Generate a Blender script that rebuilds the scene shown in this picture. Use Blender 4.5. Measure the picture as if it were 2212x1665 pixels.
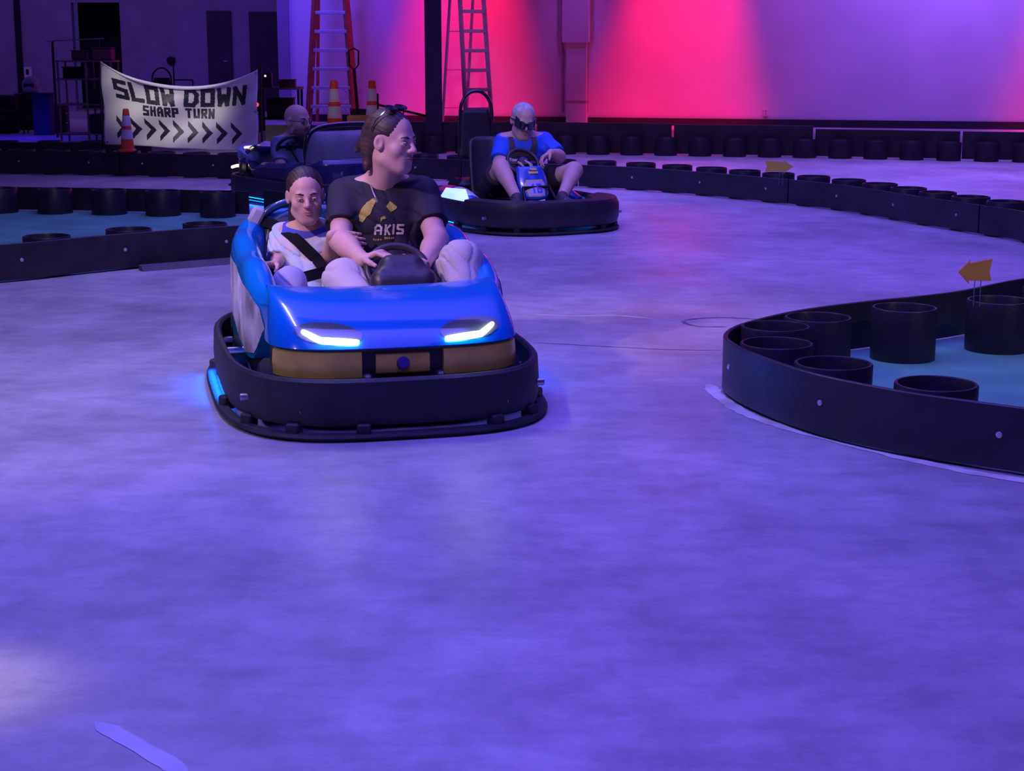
import bpy, math, random
import numpy as np
from mathutils import Vector, Matrix
from mathutils.bvhtree import BVHTree
random.seed(7)
for o in list(bpy.data.objects): bpy.data.objects.remove(o)
SC = bpy.context.scene
COL = SC.collection
PI = math.pi

# ------------------------------------------------------------------ camera
F, CX, CY, CH, YH = 3500.0, 1106.0, 832.5, 1.36, 90.0
PITCH = math.atan((CY - YH) / F)
cam = bpy.data.cameras.new('camera'); cam_o = bpy.data.objects.new('camera', cam); COL.objects.link(cam_o)
cam.sensor_width = 36.0; cam.lens = F / 2212 * 36.0; cam.clip_end = 200
cam_o.location = (0, 0, CH); cam_o.rotation_euler = (PI / 2 - PITCH, 0, 0)
SC.camera = cam_o

# ------------------------------------------------------------------ world and exposure
w = bpy.data.worlds.new('world'); SC.world = w; w.use_nodes = True
w.node_tree.nodes['Background'].inputs[0].default_value = (0.10, 0.055, 0.42, 1)
w.node_tree.nodes['Background'].inputs[1].default_value = 0.20
SC.view_settings.view_transform = 'Standard'; SC.view_settings.look = 'None'
SC.view_settings.gamma = 1.0; SC.view_settings.exposure = 0.0
try: SC.view_settings.use_curve_mapping = False
except Exception: pass

# ------------------------------------------------------------------ lights of the hall and added fill spots
def area(loc, target, size, sizey, energy, color, spread=PI):
    l = bpy.data.lights.new('ceiling_light', 'AREA'); l.shape = 'RECTANGLE'; l.size = size; l.size_y = sizey
    l.energy = energy; l.color = color; l.spread = spread
    o = bpy.data.objects.new('ceiling_light', l); COL.objects.link(o); o.location = loc
    d = Vector(target) - Vector(loc); o.rotation_euler = d.to_track_quat('-Z', 'Y').to_euler()
    return o
def spot(loc, target, energy, color, angle, blend=1.0, size=0.1):
    l = bpy.data.lights.new('stage_or_fill_light', 'SPOT'); l.energy = energy; l.color = color
    l.spot_size = math.radians(angle); l.spot_blend = blend; l.shadow_soft_size = size
    o = bpy.data.objects.new('stage_or_fill_light', l); COL.objects.link(o); o.location = loc
    d = Vector(target) - Vector(loc); o.rotation_euler = d.to_track_quat('-Z', 'Y').to_euler()
    return o
VIO = (0.17, 0.115, 1.0)
S_ = math.radians(104)
area((-0.6, 4.0, 5.6), (-0.6, 4.0, 0), 5, 5, 218, (0.15, 0.105, 1.0), S_)
spot((-4.2, 3.0, 3.6), (-2.0, 5.7, 0), 260, (.95, .80, .70), 34, 1.0, .2)
area((1.5, 11.0, 5.6), (1.5, 11.0, 0), 9, 6, 285, VIO, S_)
area((3.0, 17.4, 5.6), (3.0, 17.0, 0), 11, 4, 330, (0.26, 0.14, 1.0), math.radians(90))
area((7.0, 23.8, 5.2), (7.0, 27.2, 1.6), 3.6, .6, 135, (0.30, 0.10, 1.0), math.radians(100))       # violet wash on the back wall
area((-3.6, 26.0, 5.0), (-3.3, 28.8, 1.4), 1.0, .5, 40, (0.10, 0.04, 1.0), math.radians(80))
spot((0.9, 25.2, 4.6), (1.05, 28, 1.2), 120, (.25, .08, 1.0), 24, 1.0, .1)
spot((-3.3, 4.0, 3.2), (-0.7, 6.6, 0.65), 600, (0.95, 0.60, 0.84), 25, 1.0, 0.12)   # key on the double kart
spot((-4.5, 12.5, 3.6), (-3.7, 18, 0.8), 900, (0.86, 0.78, 0.80), 15, 0.7, 0.15)       # on the banner
spot((-0.8, 8.6, 3.4), (0.1, 12.5, 0.5), 240, (0.75, 0.55, 1.0), 22, 1.0, 0.12)    # on the second kart
spot((-2.6, 3.2, 3.0), (-1.28, 3.25, 0), 330, (1.0, 0.86, 0.62), 12, 1.0, 0.1)
spot((-3.4, 19.0, 4.2), (-2.7, 25, .5), 300, (.85, .5, .8), 15, 1.0, .1)  # added spot to brighten the back cones
for tx, ty, te in ((-2.1, 7.4, 34),):      # tube fixtures hung over the track
    tl = area((tx, ty, 3.9), (tx, ty, 0), .06, 2.2, te, (.92, .88, 1.0))
spot((4.5, 4.0, 4.0), (1.8, 7.2, .2), 160, (.8, .6, .8), 24, 1.0, .1)           # added key spot brightening the arrow sign on the right island

# ------------------------------------------------------------------ helpers
cp, sp = math.cos(PITCH), math.sin(PITCH)
def ray(x, y):
    u, v = (x - CX) / F, (CY - y) / F
    return Vector((u, cp + v * sp, -sp + v * cp))
def G(x, y, z=0.0):
    d = ray(x, y); t = (z - CH) / d.z
    return Vector((d.x * t, d.y * t, z))
def W(x, y, Y):
    d = ray(x, y); t = Y / d.y
    return Vector((d.x * t, Y, CH + d.z * t))

MATS = {}
def mat(name, color, rough=0.6, metal=0.0, var=0.12, scale=6.0, bump=0.0, emis=None, estr=0.0, coat=0.0, spec=0.5, alpha=1.0, sss=0.0):
    if name in MATS: return MATS[name]
    m = bpy.data.materials.new(name); m.use_nodes = True; nt = m.node_tree; b = nt.nodes['Principled BSDF']
    tc = nt.nodes.new('ShaderNodeTexCoord'); nz = nt.nodes.new('ShaderNodeTexNoise'); nz.inputs['Scale'].default_value = scale
    nz.inputs['Detail'].default_value = 6
    nt.links.new(tc.outputs['Object'], nz.inputs['Vector'])
    cr = nt.nodes.new('ShaderNodeValToRGB'); cr.color_ramp.elements[0].position = 0.3; cr.color_ramp.elements[1].position = 0.7
    c = color
    cr.color_ramp.elements[0].color = (c[0] * (1 - var), c[1] * (1 - var), c[2] * (1 - var), 1)
    cr.color_ramp.elements[1].color = (min(1, c[0] * (1 + var)), min(1, c[1] * (1 + var)), min(1, c[2] * (1 + var)), 1)
    nt.links.new(nz.outputs['Fac'], cr.inputs['Fac']); nt.links.new(cr.outputs['Color'], b.inputs['Base Color'])
    b.inputs['Roughness'].default_value = rough; b.inputs['Metallic'].default_value = metal
    b.inputs['Specular IOR Level'].default_value = spec
    if coat: b.inputs['Coat Weight'].default_value = coat; b.inputs['Coat Roughness'].default_value = 0.04
    if sss: b.inputs['Subsurface Weight'].default_value = sss; b.inputs['Subsurface Radius'].default_value = (0.02, 0.008, 0.004)
    if bump:
        bp = nt.nodes.new('ShaderNodeBump'); bp.inputs['Strength'].default_value = bump; bp.inputs['Distance'].default_value = 0.01
        n2 = nt.nodes.new('ShaderNodeTexNoise'); n2.inputs['Scale'].default_value = scale * 6; nt.links.new(tc.outputs['Object'], n2.inputs['Vector'])
        nt.links.new(n2.outputs['Fac'], bp.inputs['Height']); nt.links.new(bp.outputs['Normal'], b.inputs['Normal'])
    if emis: b.inputs['Emission Color'].default_value = (*emis, 1); b.inputs['Emission Strength'].default_value = estr
    MATS[name] = m; return m

def tag(o, label=None, cat=None, group=None, kind=None):
    if label: o['label'] = label
    if cat: o['category'] = cat
    if group: o['group'] = group
    if kind: o['kind'] = kind
    return o
def empty(name, loc, rz=0.0):
    o = bpy.data.objects.new(name, None); COL.objects.link(o); o.location = loc; o.rotation_euler = (0, 0, rz); o.empty_display_size = 0.1
    return o
def mobj(name, V, Fc, m, parent=None, smooth=True):
    me = bpy.data.meshes.new(name)
    me.from_pydata([tuple(v) for v in V], [], [tuple(f) for f in Fc]); me.update()
    if smooth: me.shade_smooth()
    me.materials.append(m)
    o = bpy.data.objects.new(name, me); COL.objects.link(o)
    if parent is not None: o.parent = parent
    return o
def copy_tree(o, parent=None):
    c = o.copy(); COL.objects.link(c); c.parent = parent
    for ch in list(o.children): copy_tree(ch, c)
    return c

class MB:
    """collects simple shapes into one mesh"""
    def __init__(s): s.V = []; s.F = []
    def add(s, V, Fc):
        n = len(s.V); s.V += [Vector(v) for v in V]; s.F += [tuple(i + n for i in f) for f in Fc]; return s
    def box(s, c, size, rot=None, bev=0.0):
        hx, hy, hz = size[0] / 2, size[1] / 2, size[2] / 2
        b = min(bev, hx * .9, hy * .9, hz * .9)
        c = Vector(c)
        R = Matrix.Identity(3) if rot is None else (rot if isinstance(rot, Matrix) else Matrix.Rotation(rot, 3, 'Z'))
        if b <= 0:
            V = [c + R @ Vector((x * hx, y * hy, z * hz)) for x in (-1, 1) for y in (-1, 1) for z in (-1, 1)]
            return s.add(V, [(0, 1, 3, 2), (4, 6, 7, 5), (0, 4, 5, 1), (2, 3, 7, 6), (0, 2, 6, 4), (1, 5, 7, 3)])
        # chamfered box: 24 vertices
        V = []; idx = {}
        for x in (-1, 1):
            for y in (-1, 1):
                for z in (-1, 1):
                    for k in range(3):
                        p = [x * (hx - b), y * (hy - b), z * (hz - b)]
                        p[k] = (x, y, z)[k] * (hx, hy, hz)[k]
                        idx[(x, y, z, k)] = len(V); V.append(c + R @ Vector(p))
        Fc = []
        q = [(-1, -1), (1, -1), (1, 1), (-1, 1)]
        for sgn in (-1, 1):
            Fc.append([idx[(sgn, a, bb, 0)] for a, bb in (q if sgn > 0 else q[::-1])])
            Fc.append([idx[(a, sgn, bb, 1)] for a, bb in (q[::-1] if sgn > 0 else q)])
            Fc.append([idx[(a, bb, sgn, 2)] for a, bb in (q if sgn > 0 else q[::-1])])
        for a in (-1, 1):
            for bb in (-1, 1):
                Fc.append([idx[(a, bb, -1, 0)], idx[(a, bb, 1, 0)], idx[(a, bb, 1, 1)], idx[(a, bb, -1, 1)]])
                Fc.append([idx[(a, -1, bb, 0)], idx[(a, 1, bb, 0)], idx[(a, 1, bb, 2)], idx[(a, -1, bb, 2)]])
                Fc.append([idx[(-1, a, bb, 1)], idx[(1, a, bb, 1)], idx[(1, a, bb, 2)], idx[(-1, a, bb, 2)]])
                for cc in (-1, 1): Fc.append([idx[(a, bb, cc, 0)], idx[(a, bb, cc, 1)], idx[(a, bb, cc, 2)]])
        return s.add(V, Fc)
    def tube(s, pts, r, n=10, closed=False, caps=True):
        pts = [Vector(p) for p in pts]; N = len(pts); rr = r if hasattr(r, '__len__') else [r] * N
        up = Vector((0, 0, 1)); V = []; prev = None
        for i, p in enumerate(pts):
            if closed: t = pts[(i + 1) % N] - pts[i - 1]
            else: t = pts[min(i + 1, N - 1)] - pts[max(i - 1, 0)]
            t.normalize()
            if prev is None:
                a = t.cross(up) if abs(t.dot(up)) < .95 else t.cross(Vector((1, 0, 0)))
            else: a = prev - t * prev.dot(t)
            a.normalize(); prev = a; b = t.cross(a)
            for k in range(n):
                an = 2 * PI * k / n; V.append(p + (a * math.cos(an) + b * math.sin(an)) * rr[i])
        Fc = []
        for i in range(N if closed else N - 1):
            j = (i + 1) % N
            for k in range(n):
                k2 = (k + 1) % n; Fc.append((i * n + k, i * n + k2, j * n + k2, j * n + k))
        if caps and not closed: Fc.append(tuple(range(n))[::-1]); Fc.append(tuple((N - 1) * n + k for k in range(n)))
        return s.add(V, Fc)
    def lathe(s, c, prof, n=28, axis='Z', closed=False):
        c = Vector(c); V = []; m = len(prof)
        for k in range(n):
            a = 2 * PI * k / n
            for r, h in prof:
                p = Vector((r * math.cos(a), r * math.sin(a), h))
                if axis == 'Y': p = Vector((p.x, p.z, p.y))
                if axis == 'X': p = Vector((p.z, p.x, p.y))
                V.append(c + p)
        Fc = []
        for k in range(n):
            k2 = (k + 1) % n
            for i in range(m if closed else m - 1):
                i2 = (i + 1) % m
                Fc.append((k * m + i, k2 * m + i, k2 * m + i2, k * m + i2))
        return s.add(V, Fc)
    def grid(s, fn, nu, nv):
        V = [fn(i / nu, j / nv) for i in range(nu + 1) for j in range(nv + 1)]
        Fc = [(i * (nv + 1) + j, (i + 1) * (nv + 1) + j, (i + 1) * (nv + 1) + j + 1, i * (nv + 1) + j + 1) for i in range(nu) for j in range(nv)]
        return s.add(V, Fc)
    def sweep(s, path, prof, closed=False, caps=True):
        """path: list of (x,y); prof: list of (offset outwards, z) or a function of index; closed profile"""
        N = len(path); V = []
        for i in range(N):
            p = Vector(path[i])
            if closed: t = Vector(path[(i + 1) % N]) - Vector(path[i - 1])
            else: t = Vector(path[min(i + 1, N - 1)]) - Vector(path[max(i - 1, 0)])
            t.normalize(); nr = Vector((t.y, -t.x))
            pf = prof(i) if callable(prof) else prof
            for off, z in pf: q = p + nr * off; V.append(Vector((q.x, q.y, z)))
        m = len(pf); Fc = []
        for i in range(N if closed else N - 1):
            j = (i + 1) % N
            for k in range(m):
                k2 = (k + 1) % m; Fc.append((i * m + k, j * m + k, j * m + k2, i * m + k2))
        if not closed and caps: Fc.append(tuple(range(m))[::-1]); Fc.append(tuple((N - 1) * m + k for k in range(m)))
        return s.add(V, Fc)
    def build(s, name, m, parent=None, smooth=True, off=None):
        V = s.V if off is None else [v - Vector(off) for v in s.V]
        o = mobj(name, V, s.F, m, parent, smooth)
        if smooth:
            me = o.data
            try: me.set_sharp_from_angle(angle=math.radians(38))
            except Exception: pass
        return o

def spline(pts, n=8, closed=False):
    """Catmull-Rom through 2-D or 3-D points"""
    P = [np.array(p, float) for p in pts]; N = len(P); out = []
    for i in range(N if closed else N - 1):
        if closed: p0, p1, p2, p3 = P[i - 1], P[i], P[(i + 1) % N], P[(i + 2) % N]
        else: p0, p1, p2, p3 = P[max(i - 1, 0)], P[i], P[i + 1], P[min(i + 2, N - 1)]
        for k in range(n):
            t = k / n
            out.append(0.5 * ((2 * p1) + (-p0 + p2) * t + (2 * p0 - 5 * p1 + 4 * p2 - p3) * t * t + (-p0 + 3 * p1 - 3 * p2 + p3) * t ** 3))
    if not closed: out.append(P[-1])
    return [tuple(float(c) for c in q) for q in out]
def superellipse(a, b, n, N=96):
    out = []
    for k in range(N):
        t = 2 * PI * k / N; c, s_ = math.cos(t), math.sin(t)
        out.append((a * math.copysign(abs(c) ** (2 / n), c), b * math.copysign(abs(s_) ** (2 / n), s_)))
    return out
def resample(path, d):
    out = []; L = 0; acc = d / 2
    for a, b in zip(path[:-1], path[1:]):
        a, b = Vector(a), Vector(b); l = (b - a).length
        while acc <= L + l and l > 0:
            out.append((a.lerp(b, (acc - L) / l), (b - a).normalized())); acc += d
        L += l
    return out

# ---- implicit surface modelling for people and cloth
class Field:
    def __init__(s, lo, hi, res):
        s.lo = np.array(lo, np.float32); s.res = res
        s.n = np.ceil((np.array(hi) - s.lo) / res).astype(int) + 1
        s.D = np.full(tuple(s.n), 0.3, np.float32)
    def sub(s, lo, hi, pad):
        a = np.clip(np.floor((np.array(lo) - pad - s.lo) / s.res).astype(int), 0, s.n)
        b = np.clip(np.ceil((np.array(hi) + pad - s.lo) / s.res).astype(int) + 1, 0, s.n)
        sl = tuple(slice(i, j) for i, j in zip(a, b))
        ax = [s.lo[i] + np.arange(a[i], b[i], dtype=np.float32) * s.res for i in range(3)]
        return sl, ax[0][:, None, None], ax[1][None, :, None], ax[2][None, None, :]
    def comb(s, sl, d, k, op):
        D = s.D[sl]
        if D.size == 0: return
        if op == 'u':
            h = np.maximum(k - np.abs(D - d), 0) / k; s.D[sl] = np.minimum(D, d) - h * h * k * .25
        else:
            h = np.maximum(k - np.abs(-d - D), 0) / k; s.D[sl] = np.maximum(D, -d) + h * h * k * .25
    def cap(s, a, b, ra, rb=None, k=0.02, op='u', cut=None, cut0=None):
        rb = ra if rb is None else rb; a = np.array(a, float); b = np.array(b, float); r = max(ra, rb)
        sl, X, Y, Z = s.sub(np.minimum(a, b) - r, np.maximum(a, b) + r, k + 2 * s.res)
        ab = b - a; L2 = float(ab @ ab) + 1e-9
        t = np.clip(((X - a[0]) * ab[0] + (Y - a[1]) * ab[1] + (Z - a[2]) * ab[2]) / L2, 0, 1)
        d = np.sqrt((X - a[0] - t * ab[0]) ** 2 + (Y - a[1] - t * ab[1]) ** 2 + (Z - a[2] - t * ab[2]) ** 2) - (ra + (rb - ra) * t)
        if cut:   # flat end at b
            u = ab / math.sqrt(L2); d = np.maximum(d, (X - b[0]) * u[0] + (Y - b[1]) * u[1] + (Z - b[2]) * u[2])
        s.comb(sl, d.astype(np.float32), k, op); return s
    def ell(s, c, r, R=None, k=0.02, op='u'):
        c = np.array(c, float); m = max(r)
        sl, X, Y, Z = s.sub(c - m, c + m, k + 2 * s.res)
        R = np.eye(3) if R is None else np.array(R)   # columns = local axes
        X, Y, Z = X - c[0], Y - c[1], Z - c[2]
        q = [(X * R[0, i] + Y * R[1, i] + Z * R[2, i]) for i in range(3)]
        k0 = np.sqrt(sum((q[i] / r[i]) ** 2 for i in range(3))); k1 = np.sqrt(sum((q[i] / r[i] ** 2) ** 2 for i in range(3))) + 1e-6
        s.comb(sl, (k0 * (k0 - 1) / k1).astype(np.float32), k, op); return s
    def disp(s, fn):
        ax = [s.lo[i] + np.arange(s.n[i], dtype=np.float32) * s.res for i in range(3)]
        s.D += fn(ax[0][:, None, None], ax[1][None, :, None], ax[2][None, None, :]).astype(np.float32)
    def plane(s, p, nrm):     # keep the side where (x-p).n < 0
        ax = [s.lo[i] + np.arange(s.n[i], dtype=np.float32) * s.res for i in range(3)]
        d = (ax[0][:, None, None] - p[0]) * nrm[0] + (ax[1][None, :, None] - p[1]) * nrm[1] + (ax[2][None, None, :] - p[2]) * nrm[2]
        s.D = np.maximum(s.D, d.astype(np.float32))
    def mesh(s, name, m, parent, origin):
        D = s.D; ins = D < 0; nx, ny, nz = D.shape
        cnt = np.zeros((nx - 1, ny - 1, nz - 1), np.int8)
        for i in (0, 1):
            for j in (0, 1):
                for k in (0, 1): cnt += ins[i:nx - 1 + i, j:ny - 1 + j, k:nz - 1 + k]
        act = (cnt > 0) & (cnt < 8); idx = np.full(act.shape, -1, np.int64); cells = np.argwhere(act); idx[act] = np.arange(len(cells))
        P = np.zeros((len(cells), 3)); C = np.zeros(len(cells)); ci, cj, ck = cells.T
        corners = [(i, j, k) for i in (0, 1) for j in (0, 1) for k in (0, 1)]
        for a in corners:
            for ax in range(3):
                if a[ax] == 0:
                    b = list(a); b[ax] = 1
                    da = D[ci + a[0], cj + a[1], ck + a[2]]; db = D[ci + b[0], cj + b[1], ck + b[2]]
                    cr = (da < 0) != (db < 0); t = np.where(cr, da / np.where(cr, da - db, 1), 0)
                    p = np.array(a, float)[None] + t[:, None] * (np.array(b) - np.array(a))[None]
                    P += np.where(cr[:, None], p, 0); C += cr
        P = (cells + P / C[:, None]) * s.res + s.lo - np.array(origin)
        faces = []
        for ax in range(3):
            sa = [slice(1, -1)] * 3; sb = [slice(1, -1)] * 3; sa[ax] = slice(0, -1); sb[ax] = slice(1, None)
            A = ins[tuple(sa)]; B = ins[tuple(sb)]
            e = np.argwhere(A != B); off = np.ones(3, int); off[ax] = 0; e = e + off
            flip = ins[e[:, 0], e[:, 1], e[:, 2]]
            o1, o2 = [(1, 2), (2, 0), (0, 1)][ax]
            d1 = np.zeros(3, int); d1[o1] = 1; d2 = np.zeros(3, int); d2[o2] = 1
            q = [e - d1 - d2, e - d2, e, e - d1]
            q = np.stack([idx[c[:, 0], c[:, 1], c[:, 2]] for c in q], 1)
            q[~flip] = q[~flip][:, ::-1]; faces.append(q)
        Q = np.concatenate(faces); Q = Q[(Q >= 0).all(1)]
        me = bpy.data.meshes.new(name); me.vertices.add(len(P)); me.vertices.foreach_set('co', P.astype(np.float32).ravel())
        me.loops.add(Q.size); me.loops.foreach_set('vertex_index', Q.ravel().astype(np.int32))
        me.polygons.add(len(Q)); me.polygons.foreach_set('loop_start', np.arange(0, Q.size, 4, dtype=np.int32))
        me.update(calc_edges=True); me.validate(); me.shade_smooth(); me.materials.append(m)
        o = bpy.data.objects.new(name, me); COL.objects.link(o)
        if parent is not None: o.parent = parent
        return o
def bvh_of(o):
    me = o.data
    n = len(me.vertices); co = np.zeros(n * 3, np.float32); me.vertices.foreach_get('co', co); co = co.reshape(-1, 3)
    return BVHTree.FromPolygons([tuple(map(float, v)) for v in co], [tuple(p.vertices) for p in me.polygons])
def raster(name, inside, w, h, cell, mapf, m, parent, thick=0.0):
    """cells of a w x h rectangle whose centre lies inside the drawn shape, mapped onto a surface"""
    nu, nv = int(round(w / cell)), int(round(h / cell)); U, Vv = np.meshgrid((np.arange(nu) + .5) * cell, (np.arange(nv) + .5) * cell, indexing='ij')
    M = inside(U, Vv); ids = {}; V = []; Fc = []
    def vid(i, j):
        if (i, j) not in ids:
            p = mapf(i * cell, j * cell)
            if p is None: ids[(i, j)] = None
            else: ids[(i, j)] = len(V); V.append(p)
        return ids[(i, j)]
    for i, j in np.argwhere(M):
        q = (vid(i, j), vid(i + 1, j), vid(i + 1, j + 1), vid(i, j + 1))
        if None not in q: Fc.append(q)
    return mobj(name, V, Fc, m, parent, True)
GL = {  # block letters as strokes in a unit box
 'S': [((1, 1), (0, 1)), ((0, 1), (0, .55)), ((0, .55), (1, .45)), ((1, .45), (1, 0)), ((1, 0), (0, 0))],
 'L': [((0, 1), (0, 0)), ((0, 0), (1, 0))],
 'O': [((0, 0), (0, 1)), ((0, 1), (1, 1)), ((1, 1), (1, 0)), ((1, 0), (0, 0))],
 'W': [((0, 1), (.12, 0)), ((.12, 0), (.5, .55)), ((.5, .55), (.88, 0)), ((.88, 0), (1, 1))],
 'D': [((0, 0), (0, 1)), ((0, 1), (.7, 1)), ((.7, 1), (1, .75)), ((1, .75), (1, .25)), ((1, .25), (.7, 0)), ((.7, 0), (0, 0))],
 'N': [((0, 0), (0, 1)), ((0, 1), (1, 0)), ((1, 0), (1, 1))],
 'H': [((0, 0), (0, 1)), ((1, 0), (1, 1)), ((0, .5), (1, .5))],
 'A': [((0, 0), (0, .75)), ((0, .75), (.3, 1)), ((.3, 1), (.7, 1)), ((.7, 1), (1, .75)), ((1, .75), (1, 0)), ((0, .4), (1, .4))],
 'R': [((0, 0), (0, 1)), ((0, 1), (1, 1)), ((1, 1), (1, .5)), ((1, .5), (0, .45)), ((.45, .45), (1, 0))],
 'P': [((0, 0), (0, 1)), ((0, 1), (1, 1)), ((1, 1), (1, .45)), ((1, .45), (0, .45))],
 'T': [((0, 1), (1, 1)), ((.5, 1), (.5, 0))],
 'U': [((0, 1), (0, 0)), ((0, 0), (1, 0)), ((1, 0), (1, 1))],
 'K': [((0, 0), (0, 1)), ((0, .45), (1, 1)), ((.25, .55), (1, 0))],
 'I': [((.5, 0), (.5, 1))], 'F': [((0, 0), (0, 1)), ((0, 1), (1, 1)), ((0, .5), (.8, .5))],
 '1': [((.2, .8), (.6, 1)), ((.6, 1), (.6, 0))], '6': [((1, 1), (0, 1)), ((0, 1), (0, 0)), ((0, 0), (1, 0)), ((1, 0), (1, .5)), ((1, .5), (0, .5))],
}
def text_inside(items):
    """items: list of (char, x, y, w, h, thickness, slant)"""
    segs = []
    for ch, x, y, w_, h_, t, sl in items:
        for a, b in GL[ch]:
            p = [np.array((x + t / 2 + q[0] * (w_ - t) + sl * q[1] * h_, y + t / 2 + q[1] * (h_ - t))) for q in (a, b)]
            segs.append((p[0], p[1], t / 2))
    def f(U, V):
        M = np.zeros(U.shape, bool)
        for a, b, r in segs:
            ab = b - a; L = max(1e-6, math.hypot(*ab)); ux, uy = ab / L
            s_ = (U - a[0]) * ux + (V - a[1]) * uy; d = np.abs(-(U - a[0]) * uy + (V - a[1]) * ux)
            M |= (s_ > -r) & (s_ < L + r) & (d < r)
        return M
    return f
def poly_inside(polys):
    def f(U, V):
        M = np.zeros(U.shape, bool)
        for P in polys:
            m = np.zeros(U.shape, bool); n = len(P)
            for i in range(n):
                (x1, y1), (x2, y2) = P[i], P[(i + 1) % n]
                if y1 == y2: continue
                c = ((y1 > V) != (y2 > V)) & (U < (x2 - x1) * (V - y1) / (y2 - y1) + x1); m ^= c
            M |= m
        return M
    return f

# ------------------------------------------------------------------ materials
BLACKP = mat('black_plastic', (0.034, 0.028, 0.034), 0.42, var=.4, scale=5, bump=.15)
DRUM = mat('drum_plastic', (0.022, 0.018, 0.026), 0.42, var=.4, scale=7, bump=.15)
RUBBER = mat('rubber', (0.026, 0.022, 0.03), 0.6, var=.3, scale=9, bump=.3)
TYRE = mat('tyre', (0.02, 0.02, 0.022), 0.75, var=.2, bump=.3)
STEEL = mat('steel', (0.55, 0.55, 0.58), 0.3, 1.0)
BOLT = mat('bolt_steel', (0.8, 0.78, 0.8), 0.35, .6)
DARKMET = mat('dark_metal', (0.03, 0.03, 0.035), 0.4, 0.6)
BLUE = mat('blue_gelcoat', (0.0, 0.19, 0.60), 0.18, var=.03, scale=3, coat=.5, spec=.3)
BLUED = mat('dark_blue_gelcoat', (0.01, 0.05, 0.16), 0.25, var=.1, coat=.6)
BLACKG = mat('black_gloss', (0.015, 0.015, 0.02), 0.12, var=.1, coat=1.0)
GOLD = mat('gold_panel', (0.85, 0.62, 0.10), 0.30, 0.1, var=.2, scale=10)
GREYSEAT = mat('grey_seat', (0.16, 0.16, 0.20), 0.55, var=.25, scale=7, bump=.3)
LED = mat('headlight_led', (1, 1, .95), .3, emis=(0.95, 1.0, 0.9), estr=14)
LEDG = mat('side_lamp_led', (.9, 1, .95), .3, emis=(0.50, 1.0, 0.72), estr=.72)
UNDER = mat('underglow_led', (0.1, .3, 1), .3, emis=(0.0, 0.13, 1.0), estr=22)
LENS = mat('lamp_housing', (0.10, 0.12, 0.12), .15, coat=1)
WHITEP = mat('white_plastic', (0.7, 0.68, 0.72), .4)

# ------------------------------------------------------------------ floor
def floor_material():
    m = bpy.data.materials.new('polished_concrete'); m.use_nodes = True; nt = m.node_tree; b = nt.nodes['Principled BSDF']
    N = nt.nodes; L = nt.links
    tc = N.new('ShaderNodeTexCoord')
    def noise(sc, det=6, rough=.6, vec=None, stretch=None):
        n = N.new('ShaderNodeTexNoise'); n.inputs['Scale'].default_value = sc; n.inputs['Detail'].default_value = det; n.inputs['Roughness'].default_value = rough
        mp = N.new('ShaderNodeMapping'); mp.inputs['Scale'].default_value = stretch or (1, 1, 1); L.new(tc.outputs['Object'], mp.inputs['Vector']); L.new(mp.outputs['Vector'], n.inputs['Vector'])
        return n
    def ramp(n, p0, c0, p1, c1):
        r = N.new('ShaderNodeValToRGB'); r.color_ramp.elements[0].position = p0; r.color_ramp.elements[0].color = (*c0, 1)
        r.color_ramp.elements[1].position = p1; r.color_ramp.elements[1].color = (*c1, 1); L.new(n.outputs['Fac'], r.inputs['Fac']); return r
    big = ramp(noise(0.55, 5, .6), .35, (0.42, 0.39, 0.40), .68, (0.74, 0.69, 0.68))
    mid = ramp(noise(2.4, 8, .7, stretch=(1, .55, 1)), .36, (.74, .74, .76), .60, (1, 1, 1))
    scr = ramp(noise(7, 10, .78, stretch=(.6, 1.2, 1)), .42, (.82, .82, .83), .56, (1, 1, 1))
    sp_ = ramp(noise(30, 9, .8), .30, (.66, .66, .68), .40, (1, 1, 1))
    def mul(a, c):
        x = N.new('ShaderNodeMix'); x.data_type = 'RGBA'; x.blend_type = 'MULTIPLY'; x.inputs[0].default_value = 1
        L.new(a, x.inputs[6]); L.new(c, x.inputs[7]); return x.outputs[2]
    c = mul(mul(mul(big.outputs[0], mid.outputs[0]), scr.outputs[0]), sp_.outputs[0])
    L.new(c, b.inputs['Base Color'])
    rr = ramp(noise(1.3, 6, .6), .3, (.34, .34, .34), .75, (.56, .56, .56)); L.new(rr.outputs[0], b.inputs['Roughness'])
    b.inputs['Specular IOR Level'].default_value = .45
    bp = N.new('ShaderNodeBump'); bp.inputs['Strength'].default_value = .12; bp.inputs['Distance'].default_value = .004
    L.new(noise(14, 8).outputs['Fac'], bp.inputs['Height']); L.new(bp.outputs['Normal'], b.inputs['Normal'])
    return m
FLOOR = floor_material()
tag(MB().box((0, 17, -0.05), (26, 40, 0.1)).build('floor', FLOOR, smooth=False), kind='structure')
TEAL = mat('teal_painted_concrete', (0.15, 0.50, 0.33), .5, var=.22, scale=2.5)
WORN = mat('worn_pale_concrete', (0.80, 0.74, 0.66), .5, var=.3, scale=9)
DARKMARK = mat('dark_seam', (0.20, 0.17, 0.18), .6, var=.4, scale=9)

def ribbon(name, pts, wd, z, m, kind='structure', rnd=0.0):
    path = spline(pts, 10); V = []; N = len(path)
    for i in range(N):
        p = Vector(path[i][:2]); t = (Vector(path[min(i + 1, N - 1)][:2]) - Vector(path[max(i - 1, 0)][:2])).normalized(); n = Vector((t.y, -t.x))
        w1 = wd * (1 + rnd * (random.random() - .5)) * min(1, (i + .3) / 4, (N - i) / 4); w2 = wd * (1 + rnd * (random.random() - .5)) * min(1, (i + .3) / 4, (N - i) / 4)
        a = p + n * w1 / 2; b_ = p - n * w2 / 2; V += [(a.x, a.y, z), (b_.x, b_.y, z)]
    o = mobj(name, V, [(2 * i, 2 * i + 1, 2 * i + 3, 2 * i + 2) for i in range(N - 1)], m, None, False); tag(o, kind=kind); return o

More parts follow.
